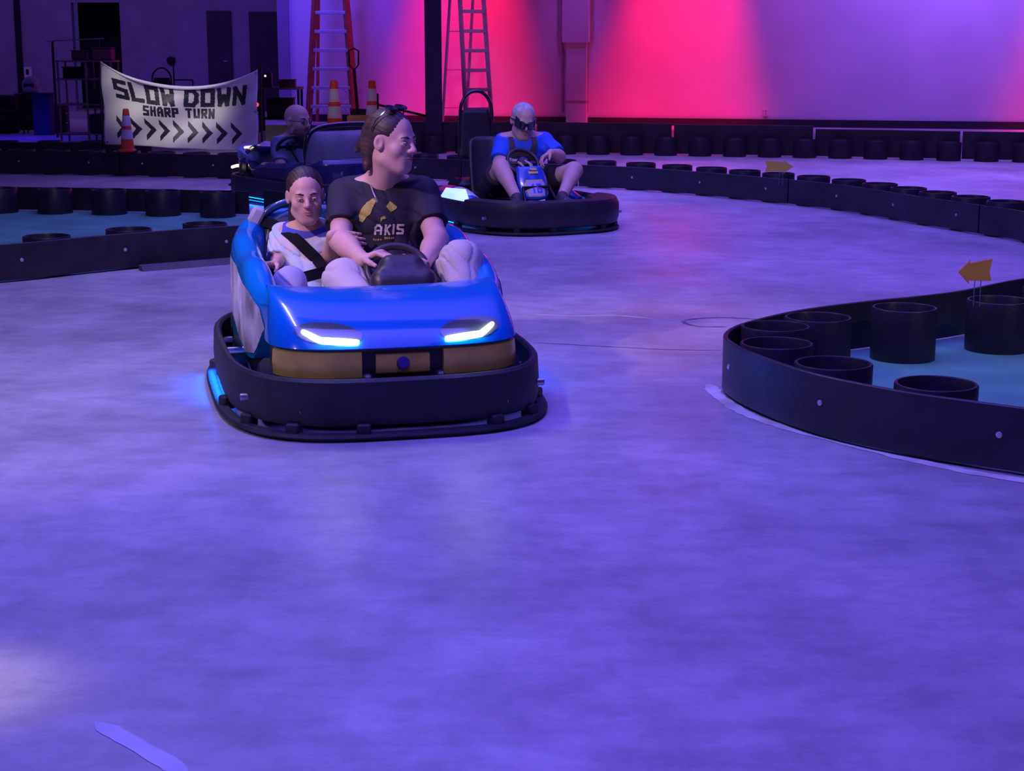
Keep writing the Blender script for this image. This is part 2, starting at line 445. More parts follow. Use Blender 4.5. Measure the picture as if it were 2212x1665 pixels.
# ------------------------------------------------------------------ barriers
BH = 0.222
def drum_mesh(r=0.14, h=BH):
    m = MB().lathe((0, 0, 0), [(r, .002), (r, h - .004), (r - .003, h), (r - .011, h), (r - .014, h - .004), (r - .014, .01), (r - .02, .008), (r - .02, .002)], 36, closed=True)
    return m
DRUMME = None
def barrier(name, label, pts, side, bh=BH, dist=0.34, first=0.2, drums=None, boards=3.0, lift=None, dr=0.14, dh=None, cat='track barrier', gap=0.015):
    """board along a base path with drums bolted to one side (side=+1: right of travel)"""
    path = spline(pts, 10); root = empty(name, (path[0][0], path[0][1], 0)); tag(root, label, cat)
    o0 = Vector((path[0][0], path[0][1], 0)); lens = [0]
    for a, b in zip(path[:-1], path[1:]): lens.append(lens[-1] + math.hypot(b[0] - a[0], b[1] - a[1]))
    total = lens[-1]; nb = max(1, round(total / boards)); cuts = [total * i / nb for i in range(nb + 1)]
    def at(d):
        d = min(max(d, 0), total)
        for i in range(len(path) - 1):
            if lens[i + 1] >= d: break
        f = (d - lens[i]) / max(1e-9, lens[i + 1] - lens[i]); a, b = Vector(path[i][:2]), Vector(path[i + 1][:2]); return a.lerp(b, f), (b - a).normalized()
    for i in range(nb):
        s0, s1 = cuts[i] + (gap if i else 0), cuts[i + 1]
        n = max(2, int((s1 - s0) / .06)); pp = [tuple(at(s0 + (s1 - s0) * k / n)[0]) for k in range(n + 1)]
        H = bh + (lift[i % len(lift)] if lift else 0)
        board = MB().sweep(pp, [(-.009, .012), (-.009, H - .003), (-.006, H), (.006, H), (.009, H - .003), (.009, .012)]).build('board', BLACKP, root, off=o0)
        d = s0 + .25
        while d < s1:
            p, t = at(d); n_ = Vector((t.y, -t.x)) * -side * .012; c = Vector((p.x + n_.x, p.y + n_.y, H * .56))
            bm = MB(); dirn = Vector((n_.x, n_.y, 0)).normalized()
            bm.tube([c - dirn * .006, c, c + dirn * .003], [.011, .011, .006], 8)
            bm.build('bolt', BOLT, board, off=o0); d += dist * 2
    ds = drums
    if ds is None:
        ds = []; d = first
        while d < total - .1:
            p, t = at(d); n_ = Vector((t.y, -t.x)) * side; ds.append((p.x + n_.x * (dr + .012), p.y + n_.y * (dr + .012))); d += dist
    V2 = [Vector(q[:2]) for q in path]; fixed = []
    for x, y in ds:
        best = None; c = Vector((x, y))
        for a, b in zip(V2[:-1], V2[1:]):
            ab = b - a; t = min(1, max(0, (c - a).dot(ab) / max(1e-9, ab.length_squared))); q = a + ab * t; dd = (c - q).length
            if best is None or dd < best[0]: best = (dd, q, ab.normalized())
        dd, q, t = best; nn = Vector((t.y, -t.x)) * side; sd_ = (c - q).dot(nn)
        if sd_ < dr + .014: c = c + nn * (dr + .014 - sd_)
        fixed.append((c.x, c.y))
    ds = fixed
    me = None
    for x, y in ds:
        if me is None:
            dd = drum_mesh(dr, (dh or bh + .008)).build('drum', DRUM, root); me = dd
        else: dd = me.copy(); COL.objects.link(dd)
        dd.location = (x - o0.x, y - o0.y, 0)
    return root

# right island: U-shaped turn
T = lambda x, y: tuple(G(x, y, BH)[:2])
isl = [(3.6, 4.05), (2.3, 4.55), T(2212, 880), T(2091, 864), T(1962, 846), T(1832, 822), T(1735, 799), T(1637, 766), T(1589, 744), T(1567, 724), T(1590, 704), T(1650, 686), T(1735, 668), T(1864, 651), T(2059, 630), T(2212, 601), (3.2, 8.35), (4.6, 9.4)]
idr = [T(1672, 707), T(1664, 745), T(1769, 791), T(2006, 838), T(1767, 688), T(1954, 667), T(2158, 651), (2.0, 5.0), (2.55, 7.55), (3.1, 7.95), (2.45, 4.75)]
barrier('track_barrier', 'black curved track barrier rounding the near bend at right, below the orange arrow', isl, 1, drums=idr, boards=12)
poly = spline(isl, 6)
pm = mobj('floor_infield', [(p[0], p[1], .004) for p in poly] + [(4.6, 4.05, .004)], [tuple(range(len(poly) + 1))], TEAL, None, False); tag(pm, kind='structure')
# worn line round the outside of the island
wl = [(2.6, 4.18), tuple(G(2212, 1040)[:2]), tuple(G(2000, 1000)[:2]), tuple(G(1800, 950)[:2]), tuple(G(1640, 905)[:2]), tuple(G(1560, 862)[:2]), tuple(G(1530, 830)[:2])]
ribbon('floor_worn_line', wl, .055, .0015, WORN, rnd=.6)
DARKM2 = mat('dark_tyre_marks', (0.30, 0.27, 0.28), .5, var=.4, scale=9)
ribbon('floor_skid_line', [tuple(G(2212, 1030)[:2]), tuple(G(2000, 988)[:2]), tuple(G(1800, 938)[:2]), tuple(G(1650, 893)[:2])], .02, .002, DARKM2, rnd=.9)

# left island: near barrier, back barrier with its drums towards the camera
B0 = lambda x, y: tuple(G(x, y, 0)[:2])
la = [(-5.4, 8.3), (-3.9, 8.72), B0(0, 611), B0(190, 591), B0(300, 580), B0(515, 562), (-1.25, 10.35), (-.98, 10.9), (-1.05, 11.5), (-1.35, 12.1), (-1.95, 12.8)]
lb = [(-2.1, 12.95), (-3.2, 13.2), (-4.3, 13.35), (-6.2, 13.45)]
ldr = [T(115, 514), T(294, 500), T(461, 489), (-1.42, 10.55), (-1.2, 11.0), (-1.3, 11.5), (-3.35, 8.98), (-4.1, 8.84)]
barrier('track_barrier', 'black track barrier at left nearest the camera, three open drums showing behind its board', la, -1, drums=ldr, boards=2.8)
barrier('track_barrier', 'row of black drums and board at left, beyond the teal infield strip', lb, -1, dist=.47, boards=2.4, bh=.195, dh=.2)
pl_ = spline(la, 6) + spline(lb, 6)[1:]
pm = mobj('floor_infield', [(p[0], p[1], .004) for p in pl_], [tuple(range(len(pl_)))], TEAL, None, False); tag(pm, kind='structure')
FLANGE = mat('grey_kerb_strip', (0.12, 0.11, 0.12), .6, var=.3)
fl = MB().sweep([p for p in spline([B0(300, 584), B0(400, 576), B0(530, 566), (-1.2, 10.3)], 8)], [(0, .0), (0, .035), (.05, .03), (.07, 0)])
tag(fl.build('trim_1', FLANGE), kind='structure')

# middle barrier at right
mb = [(3.9, 9.3), (3.65, 9.75)] + [B0(2212, 525), B0(2119, 508), B0(1987, 486), B0(1811, 455), B0(1635, 435), B0(1451, 417), B0(1306, 407)] + [B0(1180, 402), B0(1060, 396), B0(960, 390), B0(860, 386), B0(780, 386)]
barrier('track_barrier', 'long curved black barrier across the middle, drum tops peeping over, behind the farther kart', mb, 1, dist=.40, boards=2.3, bh=.215, dh=.245, first=.35)
# left rear barrier under the banner
lr = [B0(-150, 372), B0(0, 375), B0(250, 380), B0(500, 386), B0(700, 386)]
barrier('track_barrier', 'low black barrier with bolts under the hanging banner', lr, -1, dist=.40, boards=2.6, bh=.24)
barrier('track_barrier', 'dark barrier row at far left behind the banner barrier, before the blue-lit strip', [(-8.5, 18.7), (-5.3, 18.6), (-4.1, 18.6)], -1, dist=.5, boards=2.2, bh=.24)
# far barrier: drums in front, taller board behind them
fr = [(8.6, 18.35), (5.9, 19.0), (4.0, 19.6), (2.4, 20.0), (.85, 20.35), (-.2, 20.5), (-1.3, 20.5), (-3.1, 20.6)]
barrier('track_barrier', 'far black barrier along the violet wall, drums in front of its bolted board', fr, -1, dist=.42, boards=1.7, bh=.335, dh=.215, lift=[0, .0, .0, .035, .045, .045, .0, .02], gap=.03)

# ------------------------------------------------------------------ walls
WALL = mat('white_painted_wall', (0.72, 0.70, 0.72), .85, var=.05, scale=1.5)
WALLD = mat('grey_block_wall', (0.30, 0.26, 0.36), .9, var=.12, scale=3, bump=.2)
BASEB = mat('black_base_board', (0.02, 0.018, 0.026), .7)
def wall(name, a, b, h, m, th=.2):
    a, b = Vector(a), Vector(b); d = b - a; n = Vector((-d.y, d.x)).normalized(); c = (a + b) / 2 + n * th / 2
    return tag(MB().box((c.x, c.y, h / 2), (d.length, th, h), math.atan2(d.y, d.x)).build(name, m, smooth=False), kind='structure')
def yw(x): return 28.75 - .24 * (x + 3.8)       # back wall line
wall('wall_back', (-3.86, yw(-3.86)), (12.5, yw(12.5)), 6, WALL)
tag(MB().box((2.5, yw(2.5) - .03, .06), (12.9, .04, .12), math.atan(-.24)).build('baseboard_back', BASEB, smooth=False), kind='structure')
tag(MB().box((-3.96, 31.5, 3), (.2, 5.6, 6)).build('wall_side', WALLD, smooth=False), kind='structure')
def walld():
    m = MB(); Y = 33.1
    # back wall of the dim bay with a doorway opening between x=-8.75 and -7.79, 2.12 high
    m.box(((-13 - 8.75) / 2, Y, 3), (13 - 8.75, .2, 6)); m.box(((-7.79 - 4.0) / 2, Y, 3), (3.79, .2, 6)); m.box((-8.27, Y, 4.06), (.96, .2, 3.88))
    return m
tag(walld().build('wall_left', WALLD, smooth=False), kind='structure')
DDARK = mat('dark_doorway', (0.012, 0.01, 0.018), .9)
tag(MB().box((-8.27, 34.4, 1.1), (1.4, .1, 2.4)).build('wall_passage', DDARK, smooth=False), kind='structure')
DOORD = mat('dark_door', (0.035, 0.028, 0.05), .7, var=.2)
for i, (x0, x1, z1) in enumerate([(-6.06, -5.58, 1.96), (-5.22, -4.3, 1.94)]):
    d = MB().box(((x0 + x1) / 2, 32.96, z1 / 2), (x1 - x0, .06, z1), bev=.01).build('door_%d' % (i + 1), DOORD, smooth=False); tag(d, kind='structure')
    MB().tube([((x1 - .08), 32.90, .98), ((x1 - .16), 32.88, .98)], .012).build('door_handle', STEEL, d)
# column in front and pilaster on the wall
COLM = mat('black_steel_column', (0.030, 0.024, 0.045), .65, var=.25, bump=.1)
c0 = G(938, 330)
cm = MB()
for dx in (-.095, .095): cm.box((c0.x + dx * .0, c0.y + dx, 2.5), (.2, .014, 5))
cm.box((c0.x, c0.y, 2.5), (.012, .19, 5)); cm.box((c0.x, c0.y, .01), (.3, .3, .02))
cm.box((c0.x - .06, c0.y, 2.5), (.05, .19, 5))
tag(cm.build('trim_2', COLM, smooth=False), kind='structure')
px = 1.09
pil = MB().box((px, yw(px) - .10, .85), (.34, .2, 1.0), math.atan(-.24)).box((px - .02, yw(px) - .13, 3.68), (.44, .26, 4.66), math.atan(-.24)).box((px, yw(px) - .10, .2), (.34, .2, .4), math.atan(-.24))
tag(pil.build('trim_3', WALL, smooth=False), kind='structure')
cn = MB().tube([(px - .3, yw(px) - .05, 6), (px - .3, yw(px) - .05, 1.45), (px - .26, yw(px) - .06, 1.30), (px - .24, yw(px) - .05, 1.2), (px - .24, yw(px) - .05, .2)], .03)  # tube put in for the shadow line left of the pilaster
tag(cn.build('pilaster_tube', mat('pilaster_shadow_tone', (.35, .3, .4), .6), None), 'thin grey tube added for the shadow line beside the wall pilaster', 'pipe')
cn = MB().tube([(px + .235, yw(px) - .12, 6), (px + .235, yw(px) - .12, 1.42), (px + .17, yw(px) - .14, 1.30), (px + .17, yw(px) - .14, .2)], .018)
tag(cn.build('pilaster_tube', mat('brass_conduit', (.5, .33, .2), .4)), 'thin copper-toned pipe on the right edge of the wall pilaster', 'pipe')
pw = W(1655, 243, yw(4.3)); op = empty('wall_outlet', (pw.x, yw(pw.x) - .012, pw.z)); tag(op, 'small white outlet plate low on the violet back wall', 'outlet')
MB().box((0, 0, 0), (.085, .015, .12), math.atan(-.24), bev=.004).build('cover_plate', WHITEP, op)
MB().box((0, -.009, .022), (.035, .006, .03), bev=.002).box((0, -.009, -.022), (.035, .006, .03), bev=.002).build('socket', mat('outlet_grey', (.4, .38, .42), .5), op)
pp = W(33, 60, 32.8)
tag(MB().tube([(pp.x, 32.935, 0), (pp.x + .02, 32.935, 3), (pp.x, 32.935, 6)], .06).build('drain_pipe', DDARK), 'dark vertical pipe down the dim wall at far left', 'pipe')
bx = W(43, 157, 32.6); eb = empty('electrical_box', (bx.x + .07, 32.935, bx.z)); tag(eb, 'pale electrical box fixed over the dark pipe at far left', 'electrical box')
MB().box((0, 0, 0), (.16, .12, .22), bev=.015).build('casing', WHITEP, eb); MB().box((0, -.065, .01), (.06, .02, .1), bev=.005).build('dial', DARKMET, eb)
bv = W(368, 131, 32.9); rv = empty('round_vent', (bv.x, 32.98, bv.z)); tag(rv, 'small dark round vent on the dim wall above the banner', 'vent')
MB().lathe((0, 0, 0), [(.085, 0), (.085, -.03), (.07, -.035), (.065, -.01), (0, -.01)], 20, 'Y').build('rim', DARKMET, rv)
MB().box((0, -.02, 0), (.13, .01, .012)).box((0, -.02, .03), (.11, .01, .012)).box((0, -.02, -.03), (.11, .01, .012)).build('louvre', DARKMET, rv)

# red / magenta wall washers, aimed down the back wall
RED = (1.0, 0.0, 0.06)
for x, e, an, zt in [(-.85, 1350, 56, 4.0), (2.75, 1750, 50, 3.8), (9.1, 1000, 56, 4.0)]:
    spot((x, yw(x) - 1.1, 6.6), (x, yw(x) - .05, 1.1), e * 3.1, RED, 31, .9, .05)
    spot((x, yw(x) - .55, 3.5), (x, yw(x) - .02, 1.2), e * .10, (1, .02, .03), 64, 1.0, .05)
for x, e in [(-1.75, 60), (.9, 50), (3.9, 60), (1.9, 40)]:
    spot((x, yw(x) - 1.2, 4.2), (x, yw(x), .7), e, (.75, .02, .65), 60, 1.0, .1)
spot((0.8, 17.0, 4.5), (0.8, 19.2, 0), 60, (1.0, .12, .35), 70, 1.0, .1)
spot((-7.2, 23.3, 1.3), (-7.0, 23.4, 0), 60, (.03, .015, 1.0), 105, .8, .1)
spot((-.2, 22.0, 4.6), (-.5, 26.2, 1.6), 130, (.6, .3, 1.0), 18, 1.0, .1)  # added spot to lighten the front of the second ladder
area((-8, 27, 5), (-7.2, 33, 1.2), 5, 1, 110, (.34, .14, 1.0))


# ------------------------------------------------------------------ things along the back wall
ORF = mat('orange_fibreglass', (0.42, 0.12, 0.06), .5, var=.15)
ALU = mat('aluminium', (0.85, 0.84, 0.86), .4, 0)
def ladder(cx, y, label, rail, steps, w0, w1, h, rz=0.0, depth=1.1, brace=True, rr=.058):
    r = empty('step_ladder', (cx, y, 0), rz); tag(r, label, 'ladder')
    for sx in (-1, 1):
        MB().tube([(sx * w0 / 2, 0, .02), (sx * w1 / 2, depth * .42, h)], rr, 4).build('side_rail', rail, r, False)
        MB().tube([(sx * w0 / 2 * .95, depth, .02), (sx * w1 / 2, depth * .50, h)], .028, 4).build('rear_rail', rail, r, False)
        MB().box((sx * w0 / 2, 0, .02), (.06, .07, .04), bev=.008).build('foot', DARKMET, r, False)
    n = int(h / .305)
    for i in range(1, n):
        z = i * .305; f = z / h; hw = (w0 + (w1 - w0) * f) / 2; yy = depth * .42 * f
        m = MB().box((0, yy, z), (hw * 2 - .03, .075, .055), bev=.006)
        if brace and i < 3:
            for sx in (-1, 1): m.tube([(sx * hw * .55, yy, z - .01), (sx * hw * .97, yy - .03, z - .15)], .008, 6)
        m.build('step', steps, r, False)
        if i % 2 == 1: MB().tube([(-hw * .97, depth - (depth * .5) * f, z), (hw * .97, depth - (depth * .5) * f, z)], .011, 6).build('rear_rung', rail, r, False)
    MB().box((0, depth * .46, h), (w1 + .08, .2, .05), bev=.01).build('top_cap', rail, r, False)
    return r
l1 = W(718, 250, 27.5); ladder(l1.x, 27.3, 'tall orange fibreglass stepladder with pale steps left of the black column', ORF, ALU, .76, .38, 3.1)
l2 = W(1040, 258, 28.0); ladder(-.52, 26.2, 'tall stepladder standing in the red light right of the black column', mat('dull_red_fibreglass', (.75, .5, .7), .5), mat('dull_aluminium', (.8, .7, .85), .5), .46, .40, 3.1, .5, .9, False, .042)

CO = mat('cone_orange', (0.85, 0.10, 0.03), .55, var=.08); CW = mat('cone_white_band', (0.72, 0.72, 0.78), .35)
def cone(x, y, z, h, label):
    r = empty('traffic_cone', (x, y, z)); tag(r, label, 'traffic cone', None)
    s = h; rad = lambda t: .030 * s / .45 + (1 - t) * .10 * s
    MB().lathe((0, 0, 0), [(rad(0.04), .03 * s)] + [(rad(t), t * s) for t in np.linspace(.08, .98, 14)] + [(rad(1) * .7, s), (rad(1) * .7, s * .97)], 24).build('body', CO, r)
    MB().box((0, 0, .015), (.34 * s, .34 * s, .03), bev=.01).build('base', CO, r)
    for a, b in ((.30, .52), (.60, .84)):
        MB().lathe((0, 0, 0), [(rad(t) + .0015, t * s) for t in np.linspace(a, b, 5)], 24).build('reflective_band', CW, r)
    return r
c = G(275, 328, .25); cone(c.x, c.y + .02, .249, .44, 'small orange cone with white bands in front of the banner')
c = W(723, 250, 24.6); cone(c.x, 24.6, 0, .80, 'orange and white cone standing in front of the orange stepladder')
c = W(805, 250, 25.3); cone(c.x, 25.3, 0, .78, 'orange and white cone between the stepladder and the black column')

# pallet jack with loop handle, and a low ramp rail
j = empty('pallet_jack', (W(757, 250, 25.2).x, 25.9, 0)); tag(j, 'black pallet jack with upright loop handle beside the orange stepladder', 'pallet jack')
MB().tube([(0.05, 0, .25), (0, .02, .95)], .025).build('handle_shaft', DARKMET, j)
MB().tube([(0, .02, .92), (-.07, .02, 1.0), (-.075, .02, 1.22), (0, .02, 1.26), (.075, .02, 1.22), (.07, .02, 1.0)], .013, 8, closed=True).build('loop_handle', DARKMET, j)
MB().box((.1, .1, .2), (.34, .2, .24), bev=.03).build('pump_housing', DARKMET, j)
for sx in (-1, 1):
    MB().box((.1 + sx * .17, .75, .09), (.14, 1.1, .05), bev=.01).build('fork', DARKMET, j)
    MB().lathe((.1 + sx * .16, 0, .09), [(.02, -.03), (.085, -.03), (.09, -.02), (.09, .02), (.085, .03), (.02, .03)], 18, 'X', True).build('wheel', TYRE, j)
k = empty('loading_ramp', (W(870, 262, 24.0).x, 24.0, 0)); tag(k, 'sloping dark rail with upright post left of the black column', 'rail')
MB().tube([(-.36, 0, 0), (-.36, 0, .62)], .014).build('post', DARKMET, k); MB().tube([(-.36, 0, .46), (.42, 0, .28)], .018).build('rail', DARKMET, k)
MB().tube([(.42, 0, 0), (.42, 0, .28)], .014).build('post', DARKMET, k); MB().box((.1, 0, .03), (.8, .3, .06), bev=.01).build('platform', mat('pale_lilac_board', (.5, .4, .6), .6), k)
b = W(781, 245, 26.2)
ob = empty('cardboard_box', (b.x + .06, 25.0, 0)); tag(ob, 'orange cardboard box on the floor between the two back cones', 'box')
MB().box((0, 0, .13), (.32, .28, .26), bev=.006).build('carton', mat('cardboard', (.55, .28, .12), .8), ob, False); MB().box((0, 0, .262), (.3, .05, .003)).build('tape', mat('tape', (.5, .4, .25), .3), ob, False)

# ------------------------------------------------------------------ banner
BAN = mat('banner_vinyl', (0.72, 0.70, 0.69), .5, var=.04, scale=3)
INK = mat('banner_ink', (0.02, 0.02, 0.035), .5)
BY = 17.75
def ban_top(u): return 1 - .185 * (4 * u * (1 - u)) ** 0.95 * (1 + .12 * (u - .5))
def ban_pt(u, v, off=0.0):
    xl, xr = 215 + 12 * (1 - v), 557.0
    x = xl + (xr - xl) * u
    yt = 132 + 18 * u; yb = 312 + 18 * u
    y = yb + (yt - yb) * v + 17 * 4 * u * (1 - u) * v * (1.0)
    dep = .035 * math.sin(u * 9 + v * 2.5) + .03 * math.sin((u - v) * 11) + .06 * 4 * u * (1 - u) * (1 - v) + .02 * math.sin(u * 23 + 1) * (1 - v)
    if v > ban_top(u) - .10: dep += -(v - ban_top(u) + .10) * .5 * (4 * u * (1 - u))
    p = W(x, y, BY)
    return Vector((p.x, BY + dep - off, p.z))
bo = empty('banner', (W(386, 330, BY).x, BY, 0)); tag(bo, 'white sagging banner reading SLOW DOWN SHARP TURN with a row of chevrons', 'banner')
o0 = Vector(bo.location)
me_ban = MB().grid(lambda u, v: ban_pt(u, v * ban_top(u)), 90, 44).build('sheet', BAN, bo, off=o0)
sm = me_ban.modifiers.new('thickness', 'SOLIDIFY'); sm.thickness = .002; sm.offset = 1
fold = [ban_pt(t / 40, ban_top(t / 40)) - o0 + Vector((0, -.012, -.006)) for t in range(41)]
MB().tube(fold, [.004 + .016 * 4 * (t / 40) * (1 - t / 40) for t in range(41)], 8).build('rolled_hem', BAN, bo)
BWd, BHt = 1.76, .93
def ban_map(a, b):
    u, v = a / BWd, b / BHt
    if v > ban_top(u) - .003: return None
    return ban_pt(u, v, .004) - o0
def row(text, x0, x1, y, h, t, gapf=.16, sl=0.0):
    n = len(text); cw = (x1 - x0) / (n - gapf * (1 if n else 0)); out = []
    for i, ch in enumerate(text):
        if ch != ' ': out.append((ch, x0 + cw * i, y, cw * (1 - gapf), h, t, sl))
    return out
t1 = row('SLOW', .15, .84, .0, .225, .050, .12, -.10); t1b = row('DOWN', .92, 1.62, .0, .225, .050, .12, .08)
def inside_big(U, V):
    return text_inside(t1)(U, V - .560 + .045 * 4 * (U / 1.76) * (1 - U / 1.76))
raster('lettering', inside_big, BWd, BHt, .0052, ban_map, INK, bo)
raster('lettering', lambda U, V: text_inside(t1b)(U, V - .560 + .045 * 4 * (U / 1.76) * (1 - U / 1.76)), BWd, BHt, .0052, ban_map, INK, bo)
for t2 in (row('SHARP', .46, .86, .0, .12, .028, .14), row('TURN', .93, 1.26, .0, .12, .028, .14)):
    raster('lettering', lambda U, V: text_inside(t2)(U, V - .380), BWd, BHt, .0045, ban_map, INK, bo)
chev = []
for i in range(9):
    x = .14 + i * .163; y0, y1, ym = .09, .325, .2075; a = .105; t = .062
    chev.append([(x, y1), (x + a, ym), (x, y0), (x, y0 + t * .9), (x + a - t * .9, ym), (x, y1 - t * .9)])
    chev[-1] = [(x, y1 + .02), (x + .125, ym), (x, y0 - .02), (x, y0 + .045), (x + .058, ym), (x, y1 - .045)]
    raster('chevron', poly_inside(chev[-1:]), BWd, BHt, .005, ban_map, INK, bo)
for u, v in ((.012, .97), (.988, .97), (.012, .03), (.988, .03), (.99, .5)):
    p = ban_pt(u, v * ban_top(u), .006) - o0; MB().lathe(p, [(.006, -.003), (.014, -.003), (.014, .003), (.006, .003)], 12, 'Y', True).build('grommet', STEEL, bo)
for u, x in ((0, -.035), (1, .03)):
    p = ban_pt(u, 0) - o0; q = ban_pt(u, 1) - o0
    MB().tube([(p.x + x * 1.2, .07, 0), (q.x + x * .6, .07, q.z + .04)], .012).build('post', DARKMET, bo)
    MB().tube([q, (q.x + x * .6, .07, q.z + .01)], .004, 6).build('tie', DARKMET, bo)
q = W(554, 226, BY - .04); rl = empty('warning_lamp', (q.x, BY + .03, q.z)); tag(rl, 'tiny glowing red lamp at the right edge of the banner', 'lamp')
MB().lathe((.0, -.06, 0), [(0, -.03), (.020, -.024), (.024, -.01), (.024, 0), (0, 0)], 16, 'Y').build('lens', mat('red_lamp', (1, .05, .04), .3, emis=(1, .04, .04), estr=2.2), rl)
MB().tube([(0, -.06, 0), (.02, .03, 0)], .012).build('bracket', DARKMET, rl)

# arrows on drums
def arrow(pos, direction, w_, h_, z, label, color, rz, tail=.02):
    r = empty('arrow_sign', (pos[0], pos[1], BH + .008 if z > .2 else 0), rz); tag(r, label, 'arrow sign'); d = direction; zz = z - r.location.z
    P = [(-.5 * w_ * d, -.36 * h_ - tail * .3), (.18 * w_ * d, -.36 * h_), (.16 * w_ * d, -.5 * h_), (.5 * w_ * d, 0), (.16 * w_ * d, .5 * h_), (.18 * w_ * d, .36 * h_), (-.5 * w_ * d, .42 * h_ + tail), (-.43 * w_ * d, 0)]
    n = len(P); V = [(x, -.004, zz + y) for x, y in P] + [(x, .004, zz + y) for x, y in P]
    mobj('panel', V, [tuple(range(n)), tuple(range(2 * n - 1, n - 1, -1))] + [(i, i + n, (i + 1) % n + n, (i + 1) % n) for i in range(n)], color, r, False)
    for x in (.004, .032): MB().tube([(x, 0.006, 0), (x, 0.006, zz)], .0022, 6).build('wire_leg', STEEL, r)
    return r
a = W(2106, 587, 6.98); arrow((a.x, a.y), -1, .15, .105, a.z, 'orange arrow sign pointing left above the drums of the right island', mat('orange_sign', (1.0, .40, .06), .6, var=.1), .1, .012)
a = W(1683, 360, 13.1); arrow((a.x, a.y), 1, .225, .105, a.z, 'yellow arrow sign pointing right above the middle barrier', mat('yellow_sign', (1.0, .70, .08), .6, var=.1), -.1, .004)

# old marks on the floor, and one painted lamp-shadow band
def marks(name, pix, wd, m, rnd=.7): ribbon(name, [tuple(G(x, y)[:2]) for x, y in pix], wd, .0012, m, rnd=rnd)
marks('floor_crack', [(1120, 678), (1230, 683), (1330, 682), (1420, 690)], .018, WORN)
marks('floor_mark', [(1640, 690), (1560, 686), (1490, 690), (1478, 697), (1510, 705), (1570, 706)], .02, DARKMARK, .8)
marks('floor_seam', [(1150, 740), (1300, 748), (1440, 755), (1560, 757)], .010, DARKMARK, .8)
marks('floor_lamp_shadow', [(205, 1560), (300, 1612), (400, 1670)], .045, mat('painted_shadow_band', (.60, .60, .66), .45, var=.15), .2)  # bluish band in the neutral lamp's shadow, painted as a ribbon

# ------------------------------------------------------------------ clutter in the dim bay at left
RK = mat('rack_metal', (.34, .27, .33), .5, .2)
r = empty('storage_rack', (W(190, 300, 22.4).x, 22.4, 0)); tag(r, 'open metal storage rack with shelves standing left of the banner', 'rack')
for x in (-.36, .02, .36):
    for y in (0, .4): MB().box((x, y, .55), (.025, .025, 1.10)).build('upright', RK, r, False)
for z in (.12, .52, .86, 1.10): MB().box((0, .2, z), (.78, .44, .022), bev=.004).build('shelf', RK, r, False)
def crate(x, y, z, s, label, c, name='storage_box', lidc=None):
    r = empty(name, (x, y, z)); tag(r, label, 'box'); m = mat('box_' + label[:40], c, .7, var=.15)
    MB().box((0, 0, s[2] / 2), s, bev=.012).build('bin', m, r, False); MB().box((0, 0, s[2] + .008), (s[0] + .02, s[1] + .02, .016), bev=.005).build('lid', m if lidc is None else lidc, r, False)
rx = r.location.x
crate(rx + .22, 22.62, 1.111, (.26, .25, .16), 'dull red box on top of the storage rack', (.30, .12, .16))
crate(rx - .10, 22.6, 1.111, (.18, .22, .12), 'small brown box on the rack top beside the dull red one', (.14, .09, .12))
crate(rx - .16, 22.6, .871, (.30, .3, .14), 'black flat box on the upper rack shelf', (.012, .012, .016))
crate(rx + .16, 22.6, .531, (.26, .3, .18), 'dark grey box on the middle rack shelf', (.05, .05, .07))
crate(rx + .17, 22.6, .131, (.30, .3, .24), 'dark blue-grey box on the lowest rack shelf', (.05, .06, .10))
bl = W(92, 200, 24.5); crate(bl.x, 24.5, 0, (.26, .26, .60), 'upright blue bin on the floor left of the storage rack', (.02, .03, .16), 'waste_bin')
# board leaning over the rack
pb = W(162, 86, 23.6); o = MB().box((pb.x, 23.6, pb.z), (.80, .10, .014), Matrix.Rotation(-.05, 3, 'Y')).build('shelf_board', mat('pale_plank', (.5, .45, .4), .6), None, False); tag(o, 'thin pale plank on posts high behind the storage rack', 'shelf')
for dx in (-.33, .33): MB().box((pb.x + dx, 23.62, pb.z / 2), (.03, .03, pb.z - .02)).build('post', DARKMET, o, False)
# helmet on a stool, tyres in stacks
hp = W(66, 182, 24.8)
st = empty('stool', (hp.x, 24.8, 0)); tag(st, 'dark stool at far left carrying a pale helmet', 'stool')
hz = hp.z - .13
MB().lathe((0, 0, hz - .03), [(0, .03), (.15, .03), (.16, .015), (.15, 0), (0, 0)], 20).build('seat', DARKMET, st)
for k in range(4):
    a = PI / 4 + k * PI / 2; MB().tube([(.1 * math.cos(a), .1 * math.sin(a), hz - .03), (.16 * math.cos(a), .16 * math.sin(a), 0)], .012).build('leg', DARKMET, st)
hm = empty('helmet', (hp.x, 24.8, hz)); tag(hm, 'pale rounded helmet on the dark stool at far left', 'helmet')
MB().lathe((0, 0, 0), [(.085, 0), (.115, .03), (.13, .10), (.12, .17), (.085, .22), (.04, .245), (0, .25)], 24).build('shell', mat('helmet_shell', (.45, .5, .62), .3), hm)
MB().box((0, -.105, .12), (.16, .05, .07), bev=.02).build('visor', BLACKG, hm)
TL = ['lowest', 'second', 'third', 'topmost']
def tyre(x, y, z, label):
    r = empty('kart_tyre', (x, y, z)); tag(r, label, 'tyre', 'spare tyres stacked at far left')
    MB().lathe((0, 0, .07), [(.09, -.06), (.16, -.07), (.195, -.055), (.2, 0), (.195, .055), (.16, .07), (.09, .06), (.1, 0)], 26, closed=True).build('tread', TYRE, r)
    MB().lathe((0, 0, .07), [(.03, -.05), (.095, -.055), (.1, .0), (.095, .055), (.03, .05)], 18, closed=True).build('rim', DARKMET, r)
